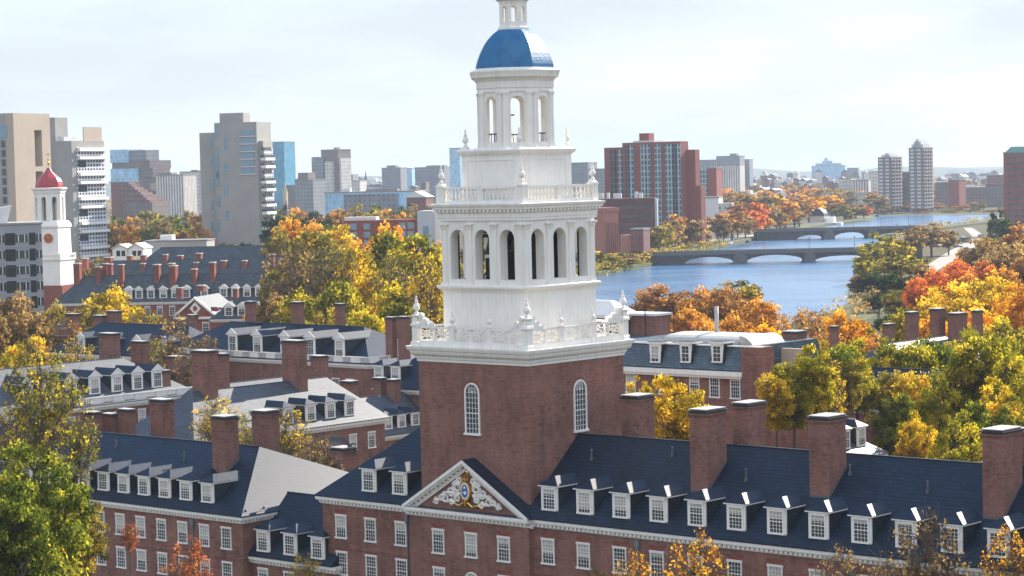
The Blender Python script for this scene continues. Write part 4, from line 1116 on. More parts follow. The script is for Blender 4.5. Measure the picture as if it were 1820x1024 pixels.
rl = [Vector(gp(*p)).to_3d() for p in ((1060, 462), (1170, 448), (1270, 436), (1345, 424), (1390, 412))]
b = MB()
for a, c in zip(rl, rl[1:]):
    n = (c - a).normalized(); n = Vector((-n.y, n.x, 0)) * 14
    b.face([(a.x, a.y, 1.75), (c.x, c.y, 1.75), (c.x + n.x, c.y + n.y, 1.75), (a.x + n.x, a.y + n.y, 1.75)])
    b.face([(a.x, a.y, -.1), (c.x, c.y, -.1), (c.x, c.y, 1.75), (a.x, a.y, 1.75)])
tag(b.build('riverside_road', M['pave']), kind='structure')
# far low hills
def hill(pts, D, depth, mat):
    b = MB(); ridge = [at(px, py, D) for px, py in pts]
    for (a, c) in zip(ridge, ridge[1:]):
        fa_, fc = Vector((a.x * .82, a.y * .82, -1)), Vector((c.x * .82, c.y * .82, -1)); ba, bc = Vector((a.x * 1.3, a.y * 1.3, -1)), Vector((c.x * 1.3, c.y * 1.3, -1))
        b.face([fa_, fc, c, a]); b.face([a, c, bc, ba])
    return tag(b.build('hills', mat), kind='structure')
M['hill'] = plain('wooded_hills', (.055, .065, .045), .95, .35, .003)
hill([(1130, 300), (1230, 297), (1290, 296), (1420, 305), (1480, 309), (1530, 303), (1565, 297), (1620, 296), (1700, 298), (1760, 302), (1800, 296), (1870, 294), (1960, 300)], 9000, 2000, M['hill'])
hill([(-60, 330), (150, 322), (350, 322), (520, 318), (640, 313), (760, 314), (900, 309), (1000, 309), (1140, 306)], 8000, 2000, M['hill'])

# ------------------------------------------------------------------ bridges
def bridge(label, x0, x1, ywat, ydeck, yaw, spans, width, D):
    """spans: (left px, right px, crown py) of each arch"""
    F = Frame((x0 + x1) / 2, ywat, D, yaw)
    U = lambda px, py=ywat: F.on_v(px, py, 0)[0]
    zd = F.on_v((x0 + x1) / 2, ydeck, 0)[2]
    root = thing('stone_bridge', label, 'bridge', F)
    b = MB(); ua, ub = U(x0), U(x1)
    ops = []
    for xl, xr, yc in spans:
        ul, ur = U(xl), U(xr); zc_ = F.on_v((xl + xr) / 2, yc, 0)[2]; ops.append(((ul + ur) / 2, ur - ul, -.45, .25, max(1.5, zc_ - .25)))
    T = lambda x, y, z: (x, y, z)
    segs = []; xs = ua
    for i, o in enumerate(ops):
        xe = ub if i == len(ops) - 1 else (o[0] + o[1] / 2 + ops[i + 1][0] - ops[i + 1][1] / 2) / 2
        archwall(b, T, xs, xe, -.5, zd - .5, [o[:4]], width, 0, 20, o[4]); xs = xe
    b.build('arch_span', M['bridge_stone'], root)
    b = MB(); b.box(ua, ub, -.35, width + .35, zd - .5, zd - .1); b.box(ua, ub, -.3, .1, zd - .1, zd + .9); b.box(ua, ub, width - .1, width + .3, zd - .1, zd + .9); b.box(ua, ub, -.4, .2, zd + .9, zd + 1.05)
    b.build('parapet', M['bridge_trim'], root)
    for a, c in zip(ops, ops[1:]):
        um = (a[0] + a[1] / 2 + c[0] - c[1] / 2) / 2; w = max(1.5, (c[0] - c[1] / 2 - a[0] - a[1] / 2) / 2 + .6)
        b = MB(); b.prism([(um - w, .5), (um - w, -.8), (um, -2.6), (um + w, -.8), (um + w, .5)], -.5, 3.2); b.prism([(um - w * .7, .3), (um - w * .7, -.5), (um + w * .7, -.5), (um + w * .7, .3)], 3.2, zd + 1.1)
        b.build('pier', M['bridge_trim'], root)
    for a in [ua + (ub - ua) * (k + .5) / 6 for k in range(6)]:
        b = MB(); b.lathe([(.12, zd + .9), (.08, zd + 3), (.06, zd + 5.4)], a, .1, 6); b.lathe([(.05, zd + 5.4), (.3, zd + 5.6), (.25, zd + 6.0), (.02, zd + 6.2)], a, .1, 8)
        b.build('lamp_post', M['darkmetal'], root)
    return F, zd
M['bridge_stone'] = brick('bridge_stone', (.085, .08, .085), (.06, .058, .062), (.10, .095, .095), 1.2, .5)
M['bridge_trim'] = plain('bridge_granite', (.13, .125, .125), .85, .2, .4)
FB1, zb_1 = bridge('near stone arch bridge with three low arches across the river', 1160, 1640, 474, 448, -3, ((1217, 1306, 457), (1326, 1431, 453), (1447, 1560, 454)), 16, 985)
FB2, zb_2 = bridge('farther stone arch bridge behind the near one', 1345, 1640, 430, 408, -1, ((1417, 1466, 418), (1482, 1543, 413), (1560, 1620, 414)), 16, 1290)

# ------------------------------------------------------------------ cars
def car_proto():
    b = MB(); b.rings([[(-.85, y, .32), (.85, y, .32), (.85, y, h), (-.85, y, h)] for y, h in ((-2.1, .75), (-1.9, .88), (-.9, .95), (1.7, .98), (2.05, .9), (2.15, .7))]); body = b
    body.rings([[(-.72, y, .95), (.72, y, .95), (.6, y + d, 1.42), (-.6, y + d, 1.42)] for y, d in ((-.75, .35), (-.4, .1), (1.1, 0), (1.55, -.2))])
    g = MB(); g.rings([[(-.74, y, .98), (.74, y, .98), (.66, y + d, 1.34), (-.66, y + d, 1.34)] for y, d in ((-.7, .3), (1.5, -.2))])
    w = MB(); w.rings([[(x, .34 * math.cos(a), .34 + .34 * math.sin(a)) for a in [2 * math.pi * k / 12 for k in range(12)]] for x in (-.1, .1)])
    return b.mesh('body', M['white']), g.mesh('car_window', M['glass']), w.mesh('wheel', M['dark'])
CB, CG, CW = car_proto()
carpaint = [plain('car_paint_' + n, c, .25, .03, 1, .5) for n, c in (('white', (.75, .75, .76)), ('silver', (.4, .41, .43)), ('black', (.02, .02, .022)), ('red', (.35, .03, .02)), ('blue', (.03, .07, .2)))]
def car(x, y, z, rz, ci, label, group):
    o = thing('parked_car' if 'parked' in label else 'car', label, 'car', None, (x, y, z), rz, group)
    c = inst('body', CB, o); c.material_slots[0].link = 'OBJECT'; c.material_slots[0].material = carpaint[ci]
    inst('car_window', CG, o)
    for sx in (-.78, .78):
        for sy in (-1.3, 1.3): inst('wheel', CW, o, (sx, sy, 0))
cn = ['white', 'silver', 'black', 'red', 'blue']
ordn = ['first', 'second', 'third', 'fourth', 'fifth', 'sixth', 'seventh', 'eighth', 'ninth', 'tenth', 'eleventh', 'twelfth', 'thirteenth', 'fourteenth', 'fifteenth', 'sixteenth', 'seventeenth', 'eighteenth', 'nineteenth', 'twentieth', 'twenty first', 'twenty second', 'twenty third', 'twenty fourth', 'twenty fifth', 'twenty sixth', 'twenty seventh', 'twenty eighth', 'twenty ninth', 'thirtieth']
for i, (px, py, ci) in enumerate(((1671, 438, 0), (1678, 434, 2), (1687, 441, 0), (1700, 427, 1), (1711, 424, 0), (1721, 432, 3), (1733, 428, 0), (1745, 421, 1), (1704, 440, 4))):
    x, y = gp(px, py); car(x, y, .07, R(-20 + 9 * i), ci, '%s car on the pale riverside road, %s from left' % (cn[ci], ordn[[1671, 1678, 1687, 1700, 1704, 1711, 1721, 1733, 1745].index(px)]), 'cars on the riverside road')
for i, (px, ci) in enumerate(((1168, 2), (1178, 0), (1199, 1), (1238, 0), (1262, 3), (1300, 0), (1330, 2))):
    t = (px - 1060) / 330; k = min(3, int(t * 4)); a, c = rl[k], rl[k + 1]
    p = ground_at(px, horizon_y(px) + (446 - .083 * (px - 1168) - horizon_y(px)), 1.75)
    car(p.x, p.y + 4, 1.76, math.atan2((c - a).y, (c - a).x) - math.pi / 2, ci, '%s car on the far bank road beyond the water, %s from left' % (cn[ci], ordn[i]), 'cars on the far bank road')

# ------------------------------------------------------------------ towers and city
def top_of(F, px, py, v=0): return F.on_v(px, py, v)[2]
def bx(root, name, mat, u0, u1, v0, v1, z0, z1):
    b = MB(); b.box(u0, u1, v0, v1, z0, z1); return b.build(name, M[mat] if isinstance(mat, str) else mat, root)
M['fac_city'] = facade('city_facade', (120, 122, 128), (50, 60, 75), 3.2, 3.4)
M['fac_pale'] = facade('pale_city_facade', (190, 186, 180), (90, 100, 115), 3.0, 3.4)
M['fac_white'] = facade('white_ribbed_facade', (205, 198, 190), (105, 100, 105), 2.4, 60, .3)
M['fac_glass'] = facade('teal_glass_facade', (70, 130, 150), (50, 120, 150), 2.4, 3.8, .08, .15)
M['fac_glass2'] = facade('pale_glass_facade', (170, 195, 210), (120, 165, 195), 2.4, 3.8, .12, .2)
M['fac_brick'] = facade('brick_city_facade', (120, 75, 68), (60, 60, 70), 3.4, 3.4)
M['fac_brown'] = facade('brown_city_facade', (110, 98, 95), (60, 62, 72), 3.0, 3.3)
M['fac_grey'] = facade('grey_apartment_facade', (125, 128, 135), (45, 48, 55), 3.0, 3.1)
M['fac_lattice'] = facade('balcony_lattice', (205, 208, 214), (52, 58, 68), 1.9, 1.52, .22)
M['winband'] = plain('window_band', (.035, .045, .055), .12, .3, .8, .6)
M['bluewin'] = plain('pale_blue_window', (.16, .26, .33), .12, .25, .4, .6)
M['balc'] = plain('balcony_panel', (.55, .56, .58), .6, .1, .3)

# the third concrete tower
F = Frame(462, 440, 905, -16)
t3 = thing('concrete_tower', 'tall grey concrete apartment tower with white balconies on its lit side', 'tower block', F)
P = lambda px, py, v=0: F.on_v(px, py, v)
uL, um_ = P(356, 300, 3)[0], P(383, 300)[0]
zt = P(440, 217)[2]
bx(t3, 'main_slab', 'concrete', um_, 0, 0, 15, -1, zt)
bx(t3, 'side_slab', 'concrete', uL, um_ - .01, 3, 14, -1, P(370, 236, 3)[2])
bx(t3, 'roof_box', 'concrete', P(390, 205, 4)[0], P(432, 205, 4)[0], 4, 11, zt - .1, P(410, 201, 4)[2])
vB = F.on_u(489, 300, 2.6)[1]
bx(t3, 'balcony_wing', 'concrete', .01, 1.8, 2, vB, -1, P(480, 250, 2)[2]); bx(t3, 'balcony_front', 'fac_lattice', 1.8, 1.95, 2.3, vB - .3, -1, P(480, 250, 2)[2] - 3)
st = 3.05
for k in range(7):
    z = P(445, 232)[2] - k * st * .98
    if k < 6: bx(t3, 'window_band', 'bluewin', P(427, 240)[0], P(452, 240)[0], -.12, .3, z - 1.9, z)
    if k < 6: bx(t3, 'balcony', 'balc', P(426, 240)[0], P(453, 240)[0], -.35, .05, z - 2.5, z - 2.1)
for px, py, h, w in ((384, 222, 5.5, 1.6), (401, 244, 5.0, 1.6), (386, 262, 12, 1.4), (401, 288, 5, 1.6), (374, 243, 4, 1.2), (375, 280, 4, 1.2), (376, 318, 5, 1.2), (377, 355, 4, 1.2), (386, 305, 6, 1.4), (402, 330, 4, 1.6), (388, 345, 5, 1.4), (404, 375, 4, 1.6), (388, 390, 5, 1.4), (377, 395, 4, 1.2)):
    v = 0 if px > 383 else 3; u, _, z = P(px, py, v); bx(t3, 'window', 'bluewin', u - w / 2, u + w / 2, v - .1, v + .3, z - h, z)
ztw = P(480, 250, 2)[2]; n = int((ztw - 2) / st)
for k in range(n):
    z = 3 + k * st
    m = k % 3
    o0 = 1.85
    if m != 1: bx(t3, 'balcony', 'white', .5, o0 + 1.0, 1.9 + .02 * m, vB - .1, z - .2, z + .85); bx(t3, 'window_band', 'winband', .6, o0 + .3, 1.95, vB - .2, z + .87, z + 1.9)
    else: bx(t3, 'window_band', 'winband', 1.0, o0 + .16, 1.97, vB - 2, z + .8, z + 1.9)
# second tower with the wide balcony front
F = Frame(134, 470, 850, -24)
P = lambda px, py, v=0: F.on_v(px, py, v)
t2 = thing('concrete_tower', 'concrete apartment tower with wide white balcony front beside the red domed tower', 'tower block', F)
zt = P(134, 250)[2]
uA = P(98, 300)[0]; vB = F.on_u(188, 350, 0)[1]
bx(t2, 'main_slab', 'concrete', uA, 0, 0, vB, -1, zt)
bx(t2, 'stair_core', 'concrete', P(80, 230, 2)[0], P(98, 230, 2)[0], 2, 10, -1, P(90, 209, 2)[2])
bx(t2, 'roof_box', 'concrete_tan', uA + 7, -1, vB * .42, vB * .98, zt - .1, zt + 5.2)
bx(t2, 'balcony_front', 'fac_lattice', 0, .12, vB * .14, vB, -1, zt - 2.5)
bx(t2, 'roof_parapet', 'balc', uA + 1, -4, 1, vB * .4, zt - .1, zt + 1.6)
n = int((zt - 2) / st)
for k in range(n):
    z = zt - 3.6 - k * st; m = k % 3; va = vB * .16
    if m != 2:
        bx(t2, 'balcony', 'white', -2, 1.3, va, vB + .2, z - .1, z + .8); bx(t2, 'balcony_slab', 'balc', -2, 1.5, va, vB + .3, z - .3, z - .12)
    else: bx(t2, 'recess', 'dark', -2, .16, va, vB * .42, z - .2, z + 2.3)
# first tower, tan face
F = Frame(20, 500, 760, -24)
P = lambda px, py, v=0: F.on_v(px, py, v)
t1 = thing('concrete_tower', 'tan concrete tower with deep vertical slots at the left edge', 'tower block', F)
zt = P(19, 201)[2]; vB = F.on_u(78, 300, 0)[1]; uA = P(-40, 300)[0]
bx(t1, 'main_slab', 'concrete', uA, -.02, 0, vB, -1, zt)
b = MB(); T = lambda x, y, z: (-y + 3.0, x, z)
vs0, vs1 = F.on_u(50, 300, 0)[1], F.on_u(63, 300, 0)[1]; zz = lambda py: F.on_u(56, py, 0)[2]
for q0, q1, za, zb in ((0, vs0, -1, zt), (vs1, vB, -1, zt), (vs0, vs1, zz(232), zt), (vs0, vs1, zz(305), zz(296)), (vs0, vs1, -1, zz(410))): b.box(-.01, 3.0, q0, q1, za, zb)
b.build('lit_face', M['concrete_tan'], t1)  # sunlight is put into the tan colour; the shaded slab stays grey
for k in range(14):
    z = P(8, 250)[2] - k * 3.1
    bx(t1, 'window_band', 'winband', P(2, 250)[0], P(9, 250)[0], -.1, .2, z - 2.2, z)
bx(t1, 'window', 'bluewin', P(-2, 230)[0], P(13, 230)[0], -.1, .2, P(5, 245)[2], P(5, 222)[2])
# grey apartment block at the left edge
F = Frame(78, 535, 440, 14)
P = lambda px, py, v=0: F.on_v(px, py, v)
ap = thing('apartment_block', 'grey panelled apartment block with loggias at left in front of the towers', 'apartment block', F)
zt = P(78, 398)[2]; uA = P(-60, 460)[0]
bx(ap, 'wall', plain('grey_panel', (.30, .31, .34), .7, .08, .3), uA, 0, 0, 14, -1, zt)
bx(ap, 'parapet', 'concrete', uA, .25, -.2, 14.2, zt, zt + .35)
for k in range(7):
    z = zt - 3.9 - k * 3.05
    for px in (18, 57): u0_, u1_ = P(px - 9 if px < 30 else px - 5, 430)[0], P(px + 9 if px < 30 else px + 6, 430)[0]; bx(ap, 'loggia', 'dark', u0_, u1_, -.08, .3, z, z + 2.3)
    for px in (3, 33, 44, 69): u = P(px, 430)[0]; bx(ap, 'window', 'winband', u - .55, u + .55, -.1, .2, z + .5, z + 2.0); bx(ap, 'window_trim', 'white', u - .06, u + .06, -.14, .0, z + .5, z + 2.0)
    bx(ap, 'panel_joint', 'concrete', uA, 0, -.06, .02, z - .42, z - .3)
b = MB(); b.rings([[(P(-20, 372)[0], 4, zt), (P(12, 372)[0], 4, zt), (P(12, 372)[0], 10, zt), (P(-20, 372)[0], 10, zt)], [(P(-20, 372)[0], 4, zt + 3), (P(22, 372)[0], 4, zt + 3.6), (P(22, 372)[0], 10, zt + 3.6), (P(-20, 372)[0], 10, zt + 3)]]); b.build('roof_hood', M['white_shabby'], ap)

# red-domed clock tower and its courts
F = Frame(92, 470, 590, -14)
P = lambda px, py, v=0: F.on_v(px, py, v)
dt = thing('clock_tower', 'white clock tower with a red ogee dome and gilded vane at left', 'clock tower', F)
m_ = lambda px: px * 590 / FPX
zb = [P(90, y)[2] for y in (520, 462, 455, 404, 398, 350, 345, 335, 331)]
b = MB(); b.square([(m_(35), -1), (m_(35), zb[0] + 2)]); b.build('brick_base', M['brick_far'], dt)
b = MB(); b.square([(m_(30), zb[0]), (m_(30), zb[1])]); b.square([(m_(32), zb[1]), (m_(32), zb[1] + .5)])
for s in (-1, 1):
    for q in (-1, 1): b.square([(.35, zb[1]), (.35, zb[1] + 1.7)], 0, s * m_(30), q * m_(30))
b.square([(m_(27), zb[1] + .4), (m_(26), zb[3])]); b.square([(m_(28), zb[3]), (m_(28), zb[3] + .5), (m_(24), zb[3] + 1.6)])
b.build('clock_stage', M['white'], dt)
b = MB(); 
for s in (-1, 1): b.box(-m_(31), m_(31), s * m_(31) - .1, s * m_(31) + .1, zb[1] + 1.2, zb[1] + 1.5); b.box(s * m_(31) - .1, s * m_(31) + .1, -m_(31), m_(31), zb[1] + 1.2, zb[1] + 1.5)
b.build('roof_rail', M['white'], dt)
apo = m_(25); sd = 2 * apo * math.tan(math.pi / 8)
b = MB(); zo = P(90, 404)[2]; ztp = P(90, 334)[2]
for i in range(8): archwall(b, oct_tr(apo, i), -sd / 2, sd / 2, zo, ztp - .8, [(0, sd * .42, zo + 1.8, ztp - 2.9)], .5, 0, 8)
octa(b, [(apo + .2, ztp - 1.3), (apo + .25, ztp - .6), (apo + .6, ztp - .4), (apo + .6, ztp), (apo, ztp + .1)]); octa(b, [(apo + .35, zo), (apo + .35, zo + .7)])
b.build('lantern_stage', M['white'], dt)
b = MB(); b.lathe([(apo * .45, zo), (apo * .45, ztp - 1)], n=8); b.build('lantern_core', M['stone'], dt)
b = MB(); rr = m_(22); zd0 = ztp + .05; H = P(90, 298)[2] - zd0
octa(b, [(rr, zd0), (rr * 1.02, zd0 + H * .12), (rr * .97, zd0 + H * .3), (rr * .8, zd0 + H * .48), (rr * .5, zd0 + H * .66), (rr * .25, zd0 + H * .82), (rr * .12, zd0 + H)])
M['red_paint'] = plain('red_dome_paint', (.36, .035, .04), .4, .12, 1.5, .5); b.build('red_dome', M['red_paint'], dt)
b = MB(); zf = zd0 + H; k = m_(1)
b.lathe([(1.0 * k, zf), (.6 * k, zf + 4 * k), (2.4 * k, zf + 7 * k), (2.4 * k, zf + 9 * k), (.7 * k, zf + 12 * k), (1.8 * k, zf + 15 * k), (.6 * k, zf + 18 * k), (.3 * k, zf + 30 * k)], n=8); b.box(-5 * k, 5 * k, -.08, .08, zf + 23 * k, zf + 24.5 * k); b.build('gilded_vane', M['gold'], dt)
b = MB(); r_ = m_(8.5)
ckx = F.on_v(86, 423, -m_(27))[0]
ck = [(ckx + r_ * math.cos(2 * math.pi * i / 24), zb[3] - m_(19) + r_ * math.sin(2 * math.pi * i / 24)) for i in range(24)]
cc = (ckx, zb[3] - m_(19)); yf = -m_(27) - .12
b.slab(ck, yf, yf + .3, 0)
for i in range(12):
    a = 2 * math.pi * i / 12; x, z = cc[0] + r_ * .82 * math.cos(a), cc[1] + r_ * .82 * math.sin(a); b.box(x - .09, x + .09, yf - .06, yf + .1, z - .09, z + .09, 1)
b.tube((cc[0], yf - .05, cc[1]), (cc[0] - r_ * .1, yf - .05, cc[1] + r_ * .7), .07, .04, 4, 1); b.tube((cc[0], yf - .05, cc[1]), (cc[0] + r_ * .45, yf - .05, cc[1] + r_ * .2), .08, .05, 4, 1)
M['clock_face'] = plain('clock_face', (.38, .08, .03), .5, .1, 2); b.build('clock_face', [M['clock_face'], M['gold']], dt)

DUN = -6
for nm, (px, py, D, xl, xr, hh, cl) in {
    'long brick court with slate roof, white dormers and many red chimneys': (500, 533, 540, 95, 520, .95, ((300, 316, 472, 2), (340, 351, 478, 2.6), (210, 221, 470, 2), (272, 286, 470, 3), (299, 311, 468, 3), (372, 384, 466, 3), (170, 181, 474, 3), (130, 145, 468, 3), (190, 201, 469, 5), (478, 489, 452, 5), (495, 507, 462, 4), (182, 192, 468, 6.5))),
    'second slate roofed court behind the long one with red chimneys': (505, 500, 590, 150, 530, .9, ((145, 158, 459, 5), (184, 202, 457, 4.5), (225, 236, 454, 4.5), (249, 261, 453, 4.5), (289, 299, 452, 4), (315, 326, 454, 5), (348, 360, 450, 5), (392, 404, 463, 2), (430, 440, 463, 2), (249, 259, 468, 2), (344, 354, 466, 2.4))),
    'third slate roofed court below the concrete towers': (515, 470, 640, 240, 540, .8, ((393, 402, 451, 5), (419, 429, 450, 5), (475, 487, 448, 5)))}.items():
    Fd = Frame(px, py, D, DUN)
    h = Hall(Fd, 'brick_hall', nm, 'hall', None, Fd.on_v(xl, py, 0)[0], Fd.on_v(xr, py, 0)[0], .5, 12.5, Fd.z, hh, ('hip', 'hip'), roof='slate_dun' if 'slate_dun' in M else M.setdefault('slate_dun', slate('aged_roof_slate', (.045, .06, .075), .6, .4)) and 'slate_dun', wall='brick_far', dentil=False)
    for x0, x1, yt, v in cl: h.chim_px(x0, (x0 * .3 + x1 * .7), x1, yt, v=v + 1.5, mat='brick_far', far=True)
    zs = h.ze + .9; v = .8 / hh
    if D == 540:
        h.dormers([Fd.on_v(x, 515, v)[0] for x in (228, 247, 268, 290, 311, 331, 363, 397, 418, 439, 460)], zs, 1.6, 2.0, 'gable', 'slate_dun', 2, 4)
        h.windows([Fd.on_v(x, 545, .5)[0] for x in (92, 112, 262, 284, 306, 400, 430, 455)], (h.ze - 3.2,), 1.4, 2.2, 2, 4)
Fd = Frame(385, 563, 510, -12)
hp = Hall(Fd, 'brick_hall', 'brick pavilion with white edged gable and diamond ornament at left', 'hall', None, Fd.on_v(313, 563, 0)[0], -.4, .4, 16, Fd.z, .8, ('hip', 'hip'), roof='slate_dun', wall='brick_far', dentil=False)
hp.roof.data.clear_geometry(); u0_, u1_ = hp.u0 - .5, hp.u1 + .5; um_ = (u0_ + u1_) / 2; za = Fd.on_v(349, 530, 0)[2]
r = MB()
for s in (-1, 1):
    uu = u0_ if s < 0 else u1_
    q = [(um_, -.4, za), (uu, -.4, hp.ze + .1), (uu, 16, hp.ze + .1), (um_, 16, za)]; p = [(x, y, z + .25) for x, y, z in q]
    r.rings([q if s > 0 else q[::-1], p if s > 0 else p[::-1]])
r.build('gable_roof', M['slate_dun'], hp.root)
b = MB(); b.slab([(u0_ + .4, hp.ze), (u1_ - .4, hp.ze), (um_, za - .25)], .1, .6); b.build('gable_wall', M['brick_far'], hp.root)
b = MB()
for s in (-1, 1):
    uu = u0_ if s < 0 else u1_; b.slab([(uu, hp.ze - .2), (um_, za - .3), (um_, za + .3), (uu, hp.ze + .4)][::(1 if s < 0 else -1)], -.55, .2)
b.box(u0_, u1_, -.45, .3, hp.ze - .4, hp.ze - .02)
b.build('raking_cornice', M['white'], hp.root)
b = MB(); cz_ = (hp.ze + za) / 2 - .2
b.slab([(um_ - 1.3, cz_), (um_, cz_ - 1.5), (um_ + 1.3, cz_), (um_, cz_ + 1.5)], -.1, .15, 0); b.slab([(um_ + .8 * math.cos(2 * math.pi * i / 12), cz_ + .9 * math.sin(2 * math.pi * i / 12)) for i in range(12)], -.18, .1, 0); b.slab([(um_ + .5 * math.cos(2 * math.pi * i / 12), cz_ + .6 * math.sin(2 * math.pi * i / 12)) for i in range(12)], -.22, .1, 1)
b.build('diamond_ornament', [M['white'], M['brick_far']], hp.root)
hp.windows([Fd.on_v(x, 580, .4)[0] for x in (326, 346, 366)], (hp.ze - 3.6,), 1.6, 2.4, 2, 4)
for i, (x0, x1, yt, v) in enumerate(((313, 326, 511, 5), (350, 366, 507, 7))): hp.chim_px(x0, x0 * .3 + x1 * .7, x1, yt, v=v, mat='brick_far', far=True)
Fd = Frame(500, 566, 490, DUN)
hq = Hall(Fd, 'brick_hall', 'low slate roofed range right of the gabled pavilion', 'hall', None, Fd.on_v(375, 566, 0)[0], 2, .5, 10, Fd.z, .8, ('hip', 'hip'), roof='slate_dun', wall='brick_far', dentil=False)
hq.dormers([Fd.on_v(x, 552, 1.0)[0] for x in (407, 430, 455, 482)], hq.ze + .7, 1.6, 1.9, 'gable', 'slate_dun', 2, 4)
for x0, x1, yt in ((375, 390, 545), (390, 402, 546), (414, 424, 512)): hq.chim_px(x0, x0 * .3 + x1 * .7, x1, yt, v=6, mat='brick_far', far=True)

# low grey block, white houses
F = Frame(368, 462, 720, -3); P = lambda px, py, v=0: F.on_v(px, py, v)
lb = thing('low_block', 'long low grey building with a white roof hut in front of the wood', 'building', F)
bx(lb, 'wall', 'concrete', P(256, 440)[0], 0, 0, 14, -1, P(310, 429)[2]); bx(lb, 'roof_edge', 'stone', P(255, 440)[0], .3, -.2, 14.2, P(310, 429)[2], P(310, 427)[2])
bx(lb, 'roof_hut', 'white', P(284, 420, 4)[0], P(306, 420, 4)[0], 4, 9, P(310, 429)[2], P(295, 418, 4)[2])
for x in (268, 291, 303, 330, 345): bx(lb, 'window', 'bluewin', P(x - 6, 440)[0], P(x + 6, 440)[0], -.08, .2, P(x, 452)[2], P(x, 440)[2])
for j, (x0, x1, yt) in enumerate(((200, 226, 436), (228, 255, 434))):
    F = Frame(x1, 458, 700, -8); P = lambda px, py, v=0: F.on_v(px, py, v)
    wh = thing('white_house', ('left' if j == 0 else 'right') + ' of two white gabled houses below the concrete tower', 'house', F, group='white gabled houses')
    u0_ = P(x0, 450)[0]; ze_ = P(x0, 443)[2]; za = P(x0, yt)[2]
    bx(wh, 'wall', 'white', u0_, 0, 0, 9, -1, ze_)
    b = MB(); b.slab([(u0_, ze_), (0, ze_), (u0_ / 2, za)], .02, 8.9); b.build('gable', M['white'], wh)
    b = MB()
    for s in (0, 1): b.rings([[(u0_ / 2, -.4, za + .05), (u0_ - .3 if s else .3, -.4, ze_ + .05), (u0_ - .3 if s else .3, 9.4, ze_ + .05), (u0_ / 2, 9.4, za + .05)], [(u0_ / 2, -.4, za + .3), (u0_ - .3 if s else .3, -.4, ze_ + .3), (u0_ - .3 if s else .3, 9.4, ze_ + .3), (u0_ / 2, 9.4, za + .3)]])
    b.build('roof', M['white_shabby'], wh)
    for f in (.25, .6): bx(wh, 'window', 'dark', u0_ * f - .6, u0_ * f + .6, -.06, .1, ze_ - 2.2, ze_ - .5)

# modern block behind the yellow trees
F = Frame(760, 420, 640, -8); P = lambda px, py, v=0: F.on_v(px, py, v)
mb = thing('modern_block', 'flat roofed red brick block with large windows and pale end left of the tower', 'building', F)
zt = P(700, 391)[2]
bx(mb, 'wall', 'brick_far', P(610, 400)[0], P(742, 400)[0], 0, 14, -1, zt); bx(mb, 'end_block', plain('pale_panel', (.42, .46, .49), .5, .05, .3), P(742, 390)[0] + .02, P(770, 390)[0], -.5, 14, -1, P(755, 375)[2]); bx(mb, 'side_block', 'white', P(770, 390)[0] + .02, P(786, 390)[0], 1, 13, -1, P(780, 373)[2])
bx(mb, 'roof_plant', 'white_shabby', P(612, 388, 4)[0], P(668, 388, 4)[0], 4, 9, zt, P(640, 386, 4)[2])
for x in (628, 652, 715, 730):
    for q in (396, 411, 426): bx(mb, 'window', 'bluewin', P(x - 6, 400)[0], P(x + 6, 400)[0], -.08, .2, P(700, q + 11)[2], P(700, q)[2])
bx(mb, 'window', 'bluewin', P(752, 400)[0], P(762, 400)[0], -.6, 0, P(755, 425)[2], P(755, 402)[2])
# ------------------------------------------------------------------ skyline
def block(label, name, px0, px1, ytop, D, yaw, mat, depth=25, ybase=None, cat='building', extra=()):
    """city block; extra = (px0, px1, ytop, v0, v1, part, material)"""
    xc = (px0 + px1) / 2
    F = Frame(px1, 350, D, yaw); P = lambda px, py, v=0: F.on_v(px, py, v)
    r = thing(name, label, cat, F)
    zt = P(xc, ytop)[2]
    m = M[mat] if isinstance(mat, str) else mat
    bx(r, 'body', m, P(px0, 330)[0], 0, 0, depth, -1, zt)
    bx(r, 'roof_edge', 'stone', P(px0, 330)[0] - .3, .3, -.3, depth + .3, zt, zt + .7)
    for e in extra:
        v0, v1 = e[3], e[4]
        z0 = zt if e[2] < ytop else -1
        bx(r, e[5], e[6], P(e[0], 330, v0)[0], P(e[1], 330, v0)[0], v0, v1, z0 - .05, P((e[0] + e[1]) / 2, e[2], v0)[2])
    return r, F
# stacked glass block at left
F = Frame(272, 400, 1900, -30); P = lambda px, py, v=0: F.on_v(px, py, v)
sg_ = thing('stacked_block', 'modern stacked building of glass and purple tiers behind the wood', 'building', F)
for x0, x1, y0, y1, v0, v1, m, nm in ((196, 228, 266, 290, 0, 20, 'fac_glass2', 'glass_tier'), (228, 260, 267, 286, 2, 20, 'fac_city', 'upper_tier'), (199, 266, 286, 302, 1, 30, 'fac_brown', 'middle_tier'), (196, 244, 300, 324, -1, 25, 'fac_glass2', 'glass_tier'), (236, 272, 299, 316, 2, 25, 'fac_brown', 'middle_tier'), (234, 268, 316, 340, 1, 24, 'fac_brown', 'lower_tier'), (230, 262, 338, 400, 3, 24, 'fac_brick', 'base')):
    zl = P(x0, y1, v0)[2] if nm != 'base' else -1
    bx(sg_, nm, m, P(x0, 330, v0)[0], P(x1, 330, v0)[0], v0 + .03 * x0 % 1, v1, zl, P((x0 + x1) / 2, y0, v0)[2])
